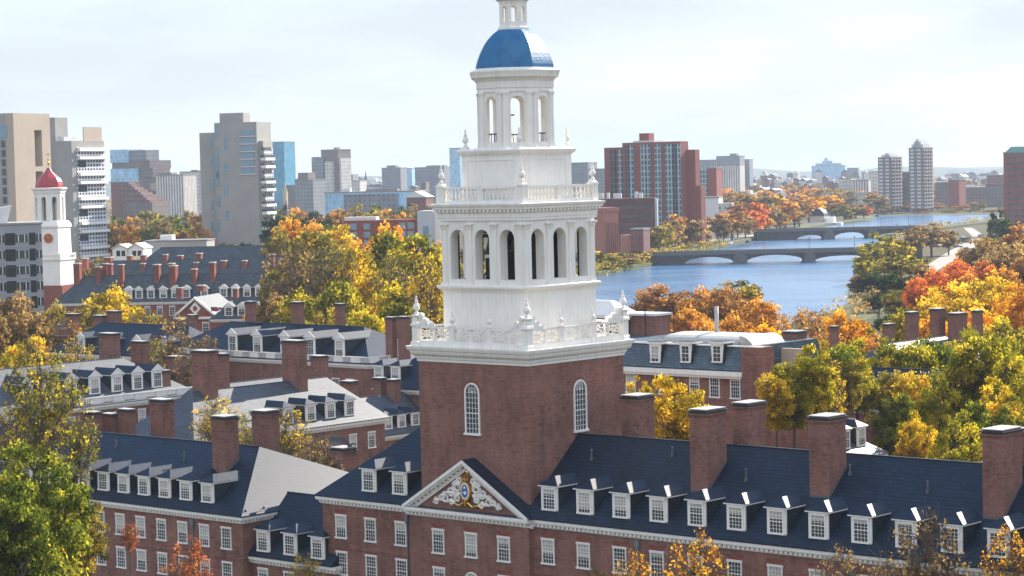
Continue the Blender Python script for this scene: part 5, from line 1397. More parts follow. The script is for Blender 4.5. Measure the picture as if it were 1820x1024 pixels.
# stepped terraces
F = Frame(262, 400, 1500, -20); P = lambda px, py, v=0: F.on_v(px, py, v)
sp = thing('stepped_building', 'brown stepped terrace building rising out of the orange trees', 'building', F)
for i in range(9): bx(sp, 'terrace', 'fac_brick' if i % 2 else 'fac_brown', P(222 - i * 1.0 + 2, 350, i * 2.0)[0], P(270 - i * 5, 350, i * 2.0)[0], i * 2.0, 24, -1, P(240, 360 - i * 4.6, i * 2)[2])
block('reddish slab building left of the stepped terraces', 'brick_block', 197, 218, 325, 1550, -25, 'fac_brick', 20)
block('pale ribbed office slab with blue stair strip behind the wood', 'office_block', 276, 327, 312, 1850, -20, 'fac_white', 22, extra=((280, 305, 307, 4, 14, 'roof_plant', 'stone'), (285, 291, 311, -1.5, 4, 'stair_strip', 'bluewin')))
block('grey pale block behind the ribbed office slab', 'office_block', 320, 358, 306, 2100, -15, 'fac_pale', 30, extra=((340, 352, 302, 5, 15, 'roof_plant', 'stone'),))
block('teal glass tower right of the concrete apartment tower', 'glass_tower', 484, 507, 253, 2300, -18, 'fac_glass', 28, cat='tower')
block('grey stone tower with stepped shoulders and pale buttress bays', 'stone_tower', 572, 602, 267, 2200, -28, 'fac_brown', 24, cat='tower', extra=((555, 576, 279, -2, 18, 'left_shoulder', 'fac_city'), (578, 590, 287, -5, 2, 'buttress_bay', 'fac_pale'), (600, 607, 281, 2, 20, 'right_shoulder', 'fac_pale'), (595, 600, 262, 6, 12, 'chimney_stack', 'stone')))
b = MB(); 
block('dark block beside the tall stone tower', 'office_block', 524, 557, 321, 2000, -20, 'fac_city', 26, extra=((530, 548, 307, 5, 20, 'upper_block', 'fac_brown'),))
block('hazy block left of the grid fronted block', 'office_block', 507, 528, 330, 2300, -20, 'fac_brown', 26)
block('blue grey slab with a roof crest in the far city', 'office_block', 679, 713, 299, 2700, -12, 'fac_city', 30, extra=((688, 704, 294, 6, 20, 'roof_plant', 'fac_city'),))
block('pale teal glass block in the far city', 'glass_block', 716, 733, 300, 2750, -12, 'fac_glass2', 30)
block('long blue grey office block in the far city', 'office_block', 738, 790, 298, 2650, -14, 'fac_city', 30, extra=((758, 790, 294, 4, 20, 'upper_block', 'fac_city'),))
block('slim glass tower touching the left of the belfry balustrade', 'glass_tower', 800, 819, 264, 2600, -20, 'fac_glass2', 30, cat='tower')
block('small dark block in front of the far offices', 'office_block', 748, 757, 326, 1800, -10, 'fac_brown', 14)
block('blue grey block seen between the tower and the red brick towers', 'office_block', 1016, 1046, 290, 2300, -20, 'fac_city', 30)
block('second blue grey block beside the red brick towers', 'office_block', 1047, 1078, 301, 2200, -20, 'fac_city', 30)
block('low hazy block behind the stone tower', 'office_block', 607, 628, 311, 2900, -10, 'fac_city', 30)
block('cream block in front of the far hazy roofs', 'office_block', 612, 640, 322, 2400, -14, 'fac_pale', 24)
block('long low glazed hall with white roof edge beyond the wood', 'glazed_hall', 576, 744, 342, 1500, -7, 'fac_glass2', 30, extra=((610, 706, 345, -1, 4, 'glazed_front', 'fac_city'), (608, 622, 335, 6, 12, 'roof_plant', 'white_shabby'), (650, 706, 336, 8, 16, 'roof_plant', 'stone')))
r, F = block('brick hall with white gabled roof at the right end of the glazed hall', 'brick_house', 722, 757, 352, 1380, -14, 'fac_brick', 16)
P = lambda px, py, v=0: F.on_v(px, py, v)
b = MB(); b.slab([(P(720, 350)[0], P(735, 351)[2]), (.8, P(735, 351)[2]), (P(738, 350)[0], P(738, 340)[2])], -.8, 16.8); b.build('roof', M['white_shabby'], r)
# spires
def spire(label, px, ytop, ybody, D, hw, m1='fac_brown', m2='slate'):
    F = Frame(px, 350, D, -15); r = thing('church_spire', label, 'spire', F); k = D / FPX
    z0, z1 = F.on_v(px, ybody)[2], F.on_v(px, ytop)[2]
    b = MB(); b.square([(hw * k, -1), (hw * k, z0)]); b.build('tower', M[m1], r)
    b = MB(); b.square([(hw * k * 1.1, z0), (hw * k * .5, z0 + (z1 - z0) * .45), (.1, z1)]); b.build('spire', M[m2], r)
    for s in (-1, 1):
        for q in (-1, 1): b = MB(); b.square([(hw * k * .2, z0 - 1), (hw * k * .2, z0 + 2), (.02, z0 + 5)], 0, s * hw * k * .9, q * hw * k * .9); b.build('pinnacle', M[m1], r)
spire('stone church tower with thin spire right of the teal glass tower', 507, 324, 345, 1700, 3.5, 'concrete_tan', 'concrete_tan')
spire('dark pointed turret among the orange trees', 507, 362, 374, 1050, 4.5, 'fac_brown', 'slate')
spire('tiny far spire on the skyline', 651, 303, 320, 3600, 2.2)
# ------------------------------------------------------------------ right bank buildings
M['redface'] = plain('red_tower_brick', (.24, .07, .055), .8, .10, .2)
F = Frame(1212, 400, 1150, -30); vE = F.on_u(1224, 300, 0)[1]; P = lambda px, py, v=0: F.on_v(px, py, v)
rt = thing('red_tower', 'wide red brick apartment tower with green glass bays by the river', 'tower block', F)
zt = P(1180, 252)[2]; zl_ = P(1100, 262, 4)[2]
uL, uM = P(1076, 300, 6)[0], P(1110, 300, 2)[0]
bx(rt, 'main_slab', 'redface', uM, 0, 0, vE, -1, zt); bx(rt, 'side_slab', 'redface', uL, uM - .02, 5, 18, -1, zl_)
bx(rt, 'end_slab', 'redface', .02, P(1236, 300, 7)[0], 7, vE + 3, -1, P(1230, 266, 7)[2])
bx(rt, 'low_slab', 'redface', P(1236, 300, 7)[0] + .02, P(1245, 300, 8)[0], 8, vE + 4, -1, P(1240, 330, 8)[2])
bx(rt, 'roof_box', 'redface', P(1136, 240, 6)[0], P(1153, 240, 6)[0], 6, 12, zt, P(1144, 237, 6)[2]); bx(rt, 'roof_terrace', 'balc', P(1125, 250, 3)[0], P(1162, 250, 3)[0], 3, 14, zt, zt + .9)
M['baywin'] = facade('bay_glass', (150, 165, 165), (45, 75, 88), 1.9, 2.9, .2, .2); M['baydark'] = facade('dark_bay_glass', (80, 84, 92), (22, 36, 46), 1.9, 2.9, .2, .2)
for x0, x1, m in ((1113, 1119, 'baydark'), (1120, 1127, 'baywin'), (1140, 1149, 'baywin'), (1150, 1157, 'baywin'), (1165, 1176, 'baywin'), (1184, 1196, 'baywin'), (1196.5, 1203, 'baydark'), (1204.5, 1210, 'baywin')):
    bx(rt, 'glazed_bay', m, P(x0, 300, 0)[0], P(x1, 300, 0)[0], -.8, .3, 2, zt - 1.2)
for x0, x1, m in ((1086, 1095, 'baydark'), (1099, 1107, 'baywin')): bx(rt, 'glazed_bay', m, P(x0, 300, 5)[0], P(x1, 300, 5)[0], 4.2, 5.3, 2, zl_ - 1.2)
block('dark red block with a white glazed left side behind the red tower', 'brick_block', 1257, 1274, 300, 1450, -20, 'redface', 14, extra=((1238, 1257, 301, -.5, 10, 'glazed_side', 'baywin'),))
F = Frame(1165, 450, 1080, -6); P = lambda px, py, v=0: F.on_v(px, py, v)
db = thing('dark_block', 'long dark brick block with white roof plant below the red tower', 'building', F)
zt = P(1110, 353)[2]
bx(db, 'wall', 'brick_dark', P(1055, 400)[0], 0, 0, 26, -1, zt); bx(db, 'end_stair', 'balc', .02, 1.2, 2, 8, 2, zt - .3)
for k in range(4): bx(db, 'window_band', 'winband', P(1100, 400)[0], -1.5, -.08, .2, zt - 5.0 - k * 4.2, zt - 3.3 - k * 4.2)
for x0, x1, yt in ((1056, 1072, 344), (1078, 1083, 343), (1090, 1104, 344), (1128, 1133, 341), (1135, 1142, 343)): bx(db, 'roof_plant', 'white_shabby', P(x0, 350, 4)[0], P(x1, 350, 4)[0], 4, 8, zt, P(x0, yt, 4)[2])
F = Frame(1075, 455, 1000, -52); P = lambda px, py, v=0: F.on_v(px, py, v)
ps = thing('brick_plant', 'old brick power house with tall ribbed end right beside the belfry', 'building', F)
zt = P(1074, 371)[2]; vB = F.on_u(1099, 400, 0)[1]
M['pinkbrick'] = plain('pink_brick', (.36, .15, .11), .8, .1, .3)  # even pink brick of the power house and the shed annex
bx(ps, 'wall', 'pinkbrick', P(1040, 400)[0], 0, 0, vB, -1, zt)
for i in range(7): v = vB * (i + .5) / 7; bx(ps, 'pilaster', 'pinkbrick', 0, .5, v - .3, v + .3, -1, zt - 6)
bx(ps, 'parapet', 'pinkbrick', P(1040, 400)[0], .6, -.3, vB + .2, zt - 1.2, zt + .4)
for i in range(6): v = vB * (i + 1) / 7; bx(ps, 'window_slot', 'winband', -.2, .1, v - .25, v + .25, 6, zt - 7)
block('small brick shed with chimney stub beside the brick power house', 'brick_shed', 1119, 1142, 409, 985, -20, 'fac_brick', 10, extra=((1100, 1119, 418, 1, 9, 'annex', 'pinkbrick'), (1134, 1140, 405, 3, 6, 'stub', 'pinkbrick')))
block('white building with slit windows under the red tower', 'white_block', 1245, 1277, 352, 1300, -15, 'white_shabby', 14, extra=((1277, 1300, 361, 1, 10, 'low_wing', 'fac_pale'),))
# medical campus on the hill and other far buildings
block('hazy hospital block with a taller core on the far hill', 'hospital_block', 1274, 1316, 278, 3000, -15, 'fac_city', 40, extra=((1298, 1310, 273, 8, 25, 'core', 'fac_city'),))
block('hazy low block left of the hospital', 'hospital_block', 1238, 1274, 285, 3100, -15, 'fac_city', 40)
block('ribbed grey hall in front of the hospital', 'office_block', 1262, 1316, 294, 2300, -15, 'fac_white', 30)
block('grey slab right of the hospital core', 'office_block', 1317, 1333, 284, 3050, -15, 'fac_city', 30)
block('pale pyramid shaped complex on the skyline', 'pale_complex', 1443, 1503, 295, 4200, -12, 'fac_glass2', 50, extra=((1450, 1496, 290, 8, 40, 'middle_tier', 'fac_glass2'), (1462, 1480, 286, 12, 30, 'upper_tier', 'fac_glass2'), (1466, 1472, 281, 15, 22, 'peak', 'fac_glass2')))
block('grey hazy block right of the pale complex', 'office_block', 1506, 1526, 299, 4000, -12, 'fac_city', 40)
block('white block with square windows across the far water', 'white_block', 1490, 1513, 318, 2150, -20, 'fac_pale', 24)
block('grey hall with tall dark bays across the far water', 'office_block', 1513, 1544, 321, 2120, -14, 'fac_white', 24)
block('pale slab left of the twin towers', 'office_block', 1544, 1561, 306, 2200, -14, 'fac_pale', 24)
block('long low grey block across the far water', 'low_block', 1460, 1545, 344, 1960, -8, 'fac_pale', 20, extra=((1530, 1562, 349, 2, 16, 'white_wing', 'white_shabby'),))
def twin(label, x0, xm, x1, ytop, steps, D):
    F = Frame(xm, 380, D, -30); P = lambda px, py, v=0: F.on_v(px, py, v)
    r = thing('apartment_tower', label, 'tower block', F, group='twin apartment towers'); u0_ = P(x0, 330)[0]; vB = F.on_u(x1, 330, 0)[1]; zt = P(xm, ytop)[2]
    bx(r, 'body', 'twin_brick', u0_, 0, 0, vB, -1, zt)
    for a, c, y in steps: bx(r, 'upper_tier', 'balc', u0_ * a, u0_ * (1 - c) if False else -vB * 0 + u0_ * c, vB * .15, vB * .85, zt - .05, P(xm, y)[2])
    n = int(zt / 3.0)
    for k in range(1, n):
        z = zt - 3.0 * k
        for f in (.78, .30): bx(r, 'window_pair', 'balc', u0_ * f - 1.6, u0_ * f + 1.6, -.1, .2, z, z + 1.5)
        bx(r, 'balcony', 'balc', -.3, .6, vB * .08, vB * .92, z, z + 1.1)
    for f in (.25, .5, .75): bx(r, 'window_strip', 'twin_brick', -.2, .9, vB * f - 1, vB * f + 1, 2, zt - 1)
M['twin_brick'] = plain('grey_brown_brick', (.20, .155, .15), .8, .1, .1)
twin('left and shorter of the twin apartment towers across the water', 1561, 1585, 1604, 279, ((.85, .2, 275), (.6, .3, 272)), 1960)
twin('right and taller of the twin apartment towers across the water', 1616, 1642, 1659, 262, ((.9, .1, 256), (.75, .25, 251), (.6, .4, 247)), 1930)
block('lower link between the twin apartment towers', 'apartment_block', 1596, 1617, 307, 1990, -25, 'fac_brown', 24)
block('white round roofed hall right of the twin towers', 'white_hall', 1662, 1690, 325, 2150, -14, 'fac_brown', 24, extra=((1662, 1690, 323, 3, 22, 'white_roof', 'white_shabby'),))
block('red brick gatehouse block right of the twin towers', 'brick_block', 1686, 1705, 321, 2050, -30, 'redface', 18)
block('wide low hall with white dome far right', 'low_hall', 1700, 1786, 334, 2100, -10, 'fac_brown', 24, extra=((1712, 1732, 329, 4, 18, 'white_dome_base', 'white_shabby'), (1736, 1752, 331, 2, 16, 'white_box', 'white_shabby'), (1752, 1786, 326, 5, 16, 'rear_wing', 'fac_brick')))
block('dark red block far right near the tall brick building', 'brick_block', 1754, 1784, 312, 2500, -20, 'fac_brick', 24)
r, F = block('big brown brick tower with green roof at the right edge', 'brick_tower', 1784, 1860, 272, 1250, -14, 'fac_tower', 40, cat='tower') if M.setdefault('fac_tower', facade('brown_tower_facade', (125, 82, 74), (70, 72, 85), 3.6, 3.2, .3)) else None
P = lambda px, py, v=0: F.on_v(px, py, v)
b = MB(); b.rings([[(P(1785, 300)[0], 0, P(1800, 272)[2]), (0, 0, P(1800, 272)[2]), (0, 40, P(1800, 272)[2]), (P(1785, 300)[0], 40, P(1800, 272)[2])], [(P(1797, 300)[0], 2, P(1800, 261)[2]), (0, 2, P(1800, 261)[2]), (0, 38, P(1800, 261)[2]), (P(1797, 300)[0], 38, P(1800, 261)[2])]])
b.build('green_roof', plain('copper_green', (.12, .26, .24), .6, .15, .3), r)
# domed boathouse and white pavilion by the second bridge
F = Frame(1462, 400, 1600, -20); P = lambda px, py, v=0: F.on_v(px, py, v)
bh = thing('boathouse', 'dark domed boathouse with white porch by the far bridge', 'boathouse', F)
bx(bh, 'wall', 'concrete_tan', P(1440, 390)[0], P(1464, 390)[0], 0, 12, -1, P(1450, 384)[2])
b = MB(); q0, q1 = P(1439, 390)[0], P(1465, 390)[0]; zr0 = P(1450, 384)[2]; rr = (q1 - q0) / 2
b.slab([(q1, zr0), (q1, zr0 + .1)] + [((q0 + q1) / 2 + rr * math.cos(a), zr0 + rr * 1.0 * math.sin(a)) for a in [math.pi * k / 10 for k in range(1, 10)]] + [(q0, zr0)], -.5, 12.5); b.build('dome_roof', M['slate'], bh)
bx(bh, 'porch', 'white', P(1466, 390)[0], P(1482, 390)[0], -1, 8, -1, P(1475, 386)[2]); bx(bh, 'terrace', 'white_shabby', P(1430, 400)[0], P(1500, 400)[0], -10, -2, -.5, 1.8)
# scattered far houses and offices: rooftops in the autumn haze
rng = random.Random(5)
lab_c = ['white', 'brown', 'grey', 'brick red', 'pale']; lab_m = ['white_shabby', 'fac_brown', 'fac_city', 'fac_brick', 'fac_pale']
zones = [(1280, 1440, 305, 345, 2100, 3800, 'on the far slope right of the red tower', 44), (1440, 1560, 306, 330, 2300, 4200, 'on the skyline left of twin towers', 18), (1660, 1790, 305, 325, 2600, 5200, 'on the far plain right of the twin towers', 26), (520, 780, 316, 334, 2400, 4500, 'in the far city left of the tower', 42), (195, 480, 322, 336, 2400, 4200, 'in the haze beyond the left hand wood', 14), (1020, 1076, 306, 330, 1900, 3000, 'between belfry and red tower', 5)]
for x0, x1, y0, y1, D0, D1, ph, n in zones:
    its = []
    for i in range(n):
        x = x0 + (x1 - x0) * (i + rng.random()) / n; f = rng.random(); its.append((x, y0 + (y1 - y0) * f, D1 + (D0 - D1) * f, rng.randrange(5)))
    cnt = {}
    for x, y, D, c in sorted(its):
        cnt[c] = cnt.get(c, 0) + 1
        w = rng.uniform(6, 16)
        F = Frame(x + w, 350, D, rng.uniform(-35, 0)); r = thing('distant_building', '%s distant building %s, %s from left' % (lab_c[c], ph, ordn[cnt[c] - 1]), 'building', F, group='distant buildings ' + ph)
        zt = max(7, F.on_v(x, y)[2]); u0_ = F.on_v(x, 340)[0]; dd = rng.uniform(12, 24)
        bx(r, 'wall', lab_m[c], u0_, 0, 0, dd, -1, zt)
        if rng.random() < .5:
            b = MB(); b.slab([(u0_ - .5, zt), (.5, zt), (u0_ / 2, zt + min(5, -u0_ * .3))], -.5, dd + .5); b.build('roof', M['slate_dun'], r)
        else: bx(r, 'roof_plant', 'white_shabby', u0_ * .7, u0_ * .3, dd * .3, dd * .7, zt, zt + 2.5)
# street lamps on the far bank
for i, (x, y) in enumerate(((1191, 452), (1284, 440))):
    p = ground_at(x, y); o = thing('lamp_post', ('left' if i == 0 else 'right') + ' tall lamp post standing on the far bank road', 'lamp post', None, p, 0, 'lamp posts on the far bank')
    b = MB(); b.lathe([(.15, 0), (.09, 8.5)], n=6); b.build('pole', M['slab'], o); b = MB(); b.tube((0, 0, 8.4), (1.5, 0, 8.9), .07, .05, 5); b.box(1.2, 2.0, -.15, .15, 8.85, 9.0); b.build('lamp_arm', M['slab'], o)
# ------------------------------------------------------------------ trees
LEAF = {
    'green': leafmat('leaf_green', (84, 96, 42), (136, 142, 58), (206, 186, 76)),
    'lime': leafmat('leaf_lime', (112, 114, 42), (178, 164, 54), (232, 198, 70)),
    'yellow': leafmat('leaf_yellow', (158, 138, 46), (222, 184, 56), (250, 212, 90)),
    'gold': leafmat('leaf_gold', (188, 128, 36), (238, 176, 48), (250, 210, 96)),
    'olive': leafmat('leaf_olive', (108, 102, 54), (156, 140, 70), (206, 174, 88)),
    'orange': leafmat('leaf_orange', (164, 118, 60), (216, 154, 78), (240, 188, 104)),
    'rust': leafmat('leaf_rust', (136, 98, 68), (180, 130, 86), (208, 158, 106)),
    'red': leafmat('leaf_red', (172, 94, 56), (226, 128, 74), (244, 170, 98)),
    'brown': leafmat('leaf_brown', (122, 100, 76), (164, 134, 98), (200, 166, 118)),
    'dark': leafmat('leaf_dark', (40, 54, 36), (66, 82, 50), (98, 104, 60)),
}
TWIG = plain('grey_twig', (.13, .105, .09), .9, .2, 3)

def leaf_mesh(name, centers, tones, per, spread, size, rs, flat=.7, gap=0.0):
    """many small leaf faces gathered in clumps"""
    n = len(centers) * per
    c = np.repeat(np.array(centers), per, axis=0)
    off = rs.normal(size=(n, 3)); off /= np.linalg.norm(off, axis=1, keepdims=True) + 1e-9
    off *= (rs.random((n, 1)) ** .45) * spread * (np.repeat(rs.uniform(.6, 1.3, len(centers)), per)[:, None])
    off[:, 2] *= flat
    p = c + off
    nr = rs.normal(size=(n, 3)) + off / (spread + 1e-6) * .9 + np.array([0, 0, .5]); nr /= np.linalg.norm(nr, axis=1, keepdims=True)
    t = np.cross(nr, rs.normal(size=(n, 3))); t /= np.linalg.norm(t, axis=1, keepdims=True); b = np.cross(nr, t)
    s = size * rs.uniform(.55, 1.35, (n, 1))
    v = np.stack([p - t * s, p - b * s * .62 + nr * s * .12, p + t * s, p + b * s * .62 + nr * s * .12], 1).reshape(-1, 3)
    me = bpy.data.meshes.new(name)
    me.vertices.add(n * 4); me.vertices.foreach_set('co', v.astype(np.float32).ravel())
    me.loops.add(n * 4); me.loops.foreach_set('vertex_index', np.arange(n * 4, dtype=np.int32))
    me.polygons.add(n); me.polygons.foreach_set('loop_start', np.arange(0, n * 4, 4, dtype=np.int32))
    me.update(calc_edges=True)
    a = me.attributes.new('tone', 'FLOAT', 'FACE')
    tn = np.repeat(np.array(tones), per) + rs.normal(size=n) * .12
    a.data.foreach_set('value', tn.astype(np.float32))
    me.materials.append(LEAF['olive'])
    return me

def tree_proto(seed, kind, per, size, nclump, lod):
    """12 m tall, about 9 m wide; returns trunk mesh, crown mesh"""
    rs = np.random.RandomState(seed); rg = random.Random(seed)
    H, Rr = 12.0, 4.5
    b = MB()
    tall = kind == 'tall'; sparse = kind == 'sparse'
    th = H * (.30 if not tall else .36)
    lean = (rg.uniform(-.3, .3), rg.uniform(-.3, .3))
    tp = [(0, 0, -16), (lean[0] * .4, lean[1] * .4, th * .5), (lean[0], lean[1], th)]
    b.path(tp, [.36, .26, .22], 7)
    limbs = []
    nl = rg.randint(5, 7)
    for i in range(nl):
        a = 2 * math.pi * (i + rg.uniform(-.3, .3)) / nl; e = rg.uniform(.45, 1.0)
        out = Rr * rg.uniform(.45, .85) * (.75 if tall else 1); top = th + (H - th) * (rg.uniform(.35, .85))
        if i == 0: out *= .2; top = H * .92
        p = [Vector(tp[2])]; q = Vector((lean[0] + math.cos(a) * out, lean[1] + math.sin(a) * out, top))
        for k in range(1, 5):
            f = k / 4; m = p[0].lerp(q, f) + Vector((rg.uniform(-.3, .3), rg.uniform(-.3, .3), math.sin(f * math.pi) * .7)); p.append(m)
        b.path(p, [.19, .15, .11, .08, .04], 6); limbs.append(p)
    allp = [x for l in limbs for x in l[1:]]
    cen, ton = [], []
    cz, rz = th + (H - th) * .48, (H - th) * .60
    bumps = [(Vector((rs.normal(), rs.normal(), rs.normal())).normalized(), rg.uniform(-.35, .30)) for _ in range(10)]
    while len(cen) < nclump:
        d = Vector((rs.normal(), rs.normal(), rs.normal())).normalized()
        k = 1 + sum(w * max(0, d.dot(x)) ** 4 for x, w in bumps)
        f = rg.random() ** .42 * k
        p = Vector((d.x * Rr * f * .9, d.y * Rr * f * .9, cz + d.z * rz * f * .9))
        if p.z < th * .75: continue
        if tall and d.z < 0: p.x *= .7; p.y *= .7
        cen.append(tuple(p)); ton.append(min(1, max(0, .5 + rs.normal() * .20)))
    for c in cen:
        c = Vector(c); m = min(allp, key=lambda x: (x - c).length + max(0, x.z - c.z) * .7)
        mid = m.lerp(c, .5) + Vector((0, 0, .15)); b.path([m, mid, c], [.055, .035, .018], 4)
        if sparse:
            for _ in range(9):
                e = c + Vector((rs.normal(), rs.normal(), rs.normal() + .5)) * .62; b.path([mid.lerp(c, rg.random()), e], [.022, .008], 3)
    trunk = b.mesh('trunk', M['bark'] if not sparse else TWIG)
    crown = leaf_mesh('crown', cen, ton, per, (.9 if lod == 'near' else 1.0) if not sparse else .85, size, rs)
    return trunk, crown
PROTO = {}
def protos(lod, kind):
    key = (lod, kind)
    if key not in PROTO:
        per, size, ncl = {'near': (105, .15, 190), 'mid': (62, .22, 140), 'far': (34, .36, 80)}[lod]
        if kind == 'sparse': per = int(per * .17)
        if kind == 'tall': ncl = int(ncl * 1.1)
        PROTO[key] = [tree_proto(100 * len(PROTO) + i, kind, per, size, ncl, lod) for i in range(3 if lod != 'far' else 5)]
    return PROTO[key]
TR = random.Random(11)
def tree_at(px, ytop, wpx, D, col, label, kind='round', group=None, z0=0.0, lod=None, name='tree'):
    p = at(px, ytop, D); H = p.z - z0
    if H < 1.5: H = 1.5
    wd = wpx * D / FPX
    lod = lod or ('near' if D < 330 else 'mid' if D < 720 else 'far')
    tr, cr = TR.choice(protos(lod, kind))
    o = thing(name, label, 'tree', None, (p.x, p.y, z0), TR.uniform(0, 6.28), group)
    q = wd / 9.4; sz = min(H / 12.4, 1.3 * q); s = (q, q, sz); dz = H - 12.4 * sz
    inst('trunk', tr, o, (0, 0, dz), 0, s)
    c = inst('crown', cr, o, (0, 0, dz), 0, s)
    c.material_slots[0].link = 'OBJECT'; c.material_slots[0].material = LEAF[col]
    return o
COLW = {'green': 'green', 'lime': 'yellow green', 'yellow': 'yellow', 'gold': 'golden', 'olive': 'olive green', 'orange': 'orange', 'rust': 'rust brown', 'red': 'red', 'brown': 'brown', 'dark': 'dark green'}
KIND = {'round': '', 'tall': 'tall ', 'sparse': 'half bare '}
def grove(where, items, name='tree', kinds='round', z0=0.0, shore=0):
    """individually placed trees; a label numbers look-alikes along the photo from the left"""
    cnt = {}
    tot = {}
    for it in items:
        kd = it[5] if len(it) > 5 else kinds; tot[(it[4], kd)] = tot.get((it[4], kd), 0) + 1
    for it in sorted(items, key=lambda t: t[0]):
        px, yt, w, D, c = it[:5]
        if shore:
            D2 = max(D, bank_depth(px) + shore + 30 * TR.random()); D = D2
        kd = it[5] if len(it) > 5 else kinds
        k = (c, kd); cnt[k] = cnt.get(k, 0) + 1
        base = '%s%s tree %s' % (KIND[kd], COLW[c], where)
        if tot[k] > 1: base += ', %s from left' % ordn[cnt[k] - 1]
        tree_at(px, yt, w, D, c, base, kd, 'trees ' + where, z0, None, name)

# foreground
tree_at(55, 790, 235, 168, 'green', 'big green tree filling the lower left corner before the west wing', 'round')
tree_at(20, 860, 230, 160, 'green', 'dark green tree at the very bottom left corner', 'round')
tree_at(72, 610, 170, 176, 'lime', 'tall thin yellow green tree rising above the lower left corner', 'sparse')
tree_at(134, 880, 110, 182, 'olive', 'bushy olive tree hugging the west wing wall', 'round')
tree_at(336, 960, 95, 182, 'red', 'small red tree before the west wing windows', 'sparse')
tree_at(229, 930, 40, 184, 'red', 'slim red sapling near the dark green corner tree', 'sparse')
tree_at(541, 984, 80, 172, 'yellow', 'yellow tree tip in front of the link building dormers', 'sparse')
tree_at(1232, 955, 170, 160, 'gold', 'golden treetop before the right wing at the bottom edge', 'sparse')
tree_at(1130, 985, 100, 162, 'gold', 'small golden treetop left of the larger golden one at bottom edge', 'sparse')
tree_at(1060, 1005, 60, 163, 'orange', 'orange twig top below the right wing windows', 'sparse')
tree_at(1640, 922, 200, 150, 'brown', 'bare brown treetop with few yellow leaves before the right dormers', 'sparse')
tree_at(1500, 978, 130, 155, 'brown', 'smaller bare brown treetop left of the bigger bare one', 'sparse')
tree_at(1800, 944, 150, 150, 'gold', 'thin golden treetop at the bottom right corner', 'sparse')
# courts on the left
grove('between the left hand brick halls', [(50, 600, 130, 320, 'yellow'), (-10, 605, 120, 300, 'lime'), (140, 605, 100, 310, 'yellow', 'sparse'), (30, 712, 150, 225, 'olive', 'sparse'), (140, 735, 90, 215, 'lime', 'sparse'), (90, 690, 110, 235, 'olive', 'sparse')])
grove('below the grey apartment block', [(30, 523, 130, 380, 'brown'), (-20, 550, 100, 340, 'brown'), (100, 540, 90, 400, 'olive'), (200, 512, 150, 410, 'yellow'), (150, 535, 110, 395, 'olive'), (262, 545, 100, 385, 'olive', 'sparse'), (128, 560, 80, 375, 'orange', 'sparse')])
grove('in the court left of the blue roof', [(305, 560, 110, 345, 'brown', 'sparse'), (360, 590, 80, 335, 'brown', 'sparse'), (262, 595, 80, 330, 'olive', 'sparse'), (335, 622, 60, 300, 'brown', 'sparse')])
grove('behind the west wing chimneys', [(380, 705, 100, 238, 'yellow', 'sparse'), (510, 728, 110, 228, 'yellow', 'sparse'), (570, 760, 110, 222, 'brown', 'sparse'), (440, 735, 80, 230, 'lime', 'sparse'), (545, 800, 110, 216, 'brown', 'sparse')])
# yellow wood left of the tower
grove('in the wood left of the tower', [(560, 405, 150, 470, 'olive', 'tall'), (690, 420, 150, 500, 'lime', 'tall'), (625, 445, 120, 440, 'yellow', 'tall'), (745, 425, 130, 460, 'lime', 'tall'), (500, 470, 110, 440, 'olive'), (530, 520, 110, 400, 'lime'), (605, 500, 130, 400, 'lime', 'tall'), (660, 480, 110, 420, 'yellow'), (520, 430, 130, 430, 'brown', 'sparse'), (585, 425, 120, 420, 'olive', 'sparse'), (700, 455, 110, 410, 'olive', 'sparse'), (755, 455, 100, 390, 'yellow', 'sparse'), (705, 500, 120, 395, 'lime'), (765, 480, 110, 400, 'yellow'), (580, 545, 110, 375, 'olive'), (650, 550, 110, 370, 'lime'), (735, 550, 110, 370, 'olive'), (480, 520, 90, 420, 'brown'), (462, 545, 80, 450, 'orange'), (690, 395, 90, 600, 'gold'), (600, 400, 90, 610, 'yellow'), (640, 425, 80, 560, 'orange'), (735, 440, 90, 560, 'gold'), (775, 430, 80, 540, 'rust'), (520, 385, 80, 660, 'gold'), (555, 395, 70, 680, 'orange'), (495, 410, 70, 640, 'olive')])
grove('at the foot of the concrete tower', [(396, 418, 80, 800, 'dark'), (440, 428, 50, 760, 'dark'), (455, 432, 40, 740, 'dark'), (420, 436, 50, 720, 'olive'), (378, 430, 50, 760, 'green'), (475, 430, 60, 720, 'olive')])
# right of the tower
tree_at(1195, 670, 165, 206, 'yellow', 'rounded yellow tree between mansard hall and chimneys')
tree_at(1140, 682, 70, 208, 'yellow', 'small yellow tree beside the rounded one behind the tall chimney')
tree_at(1255, 720, 80, 207, 'yellow', 'low yellow tree behind the second tall chimney')
grove('along the bank behind the mansard hall', [(1180, 503, 130, 520, 'rust'), (1240, 510, 110, 480, 'orange'), (1310, 500, 150, 500, 'olive'), (1290, 510, 110, 470, 'rust'), (1350, 530, 110, 440, 'orange'), (1225, 545, 100, 420, 'orange'), (1300, 560, 110, 400, 'orange'), (1360, 575, 90, 390, 'gold'), (1262, 575, 90, 395, 'orange'), (1150, 525, 80, 540, 'rust')])
grove('before the blue water', [(1440, 540, 90, 420, 'orange', 'sparse'), (1500, 548, 95, 410, 'gold'), (1475, 585, 90, 380, 'gold', 'sparse'), (1530, 575, 90, 420, 'orange'), (1420, 610, 70, 360, 'orange'), (1560, 595, 80, 400, 'orange')])
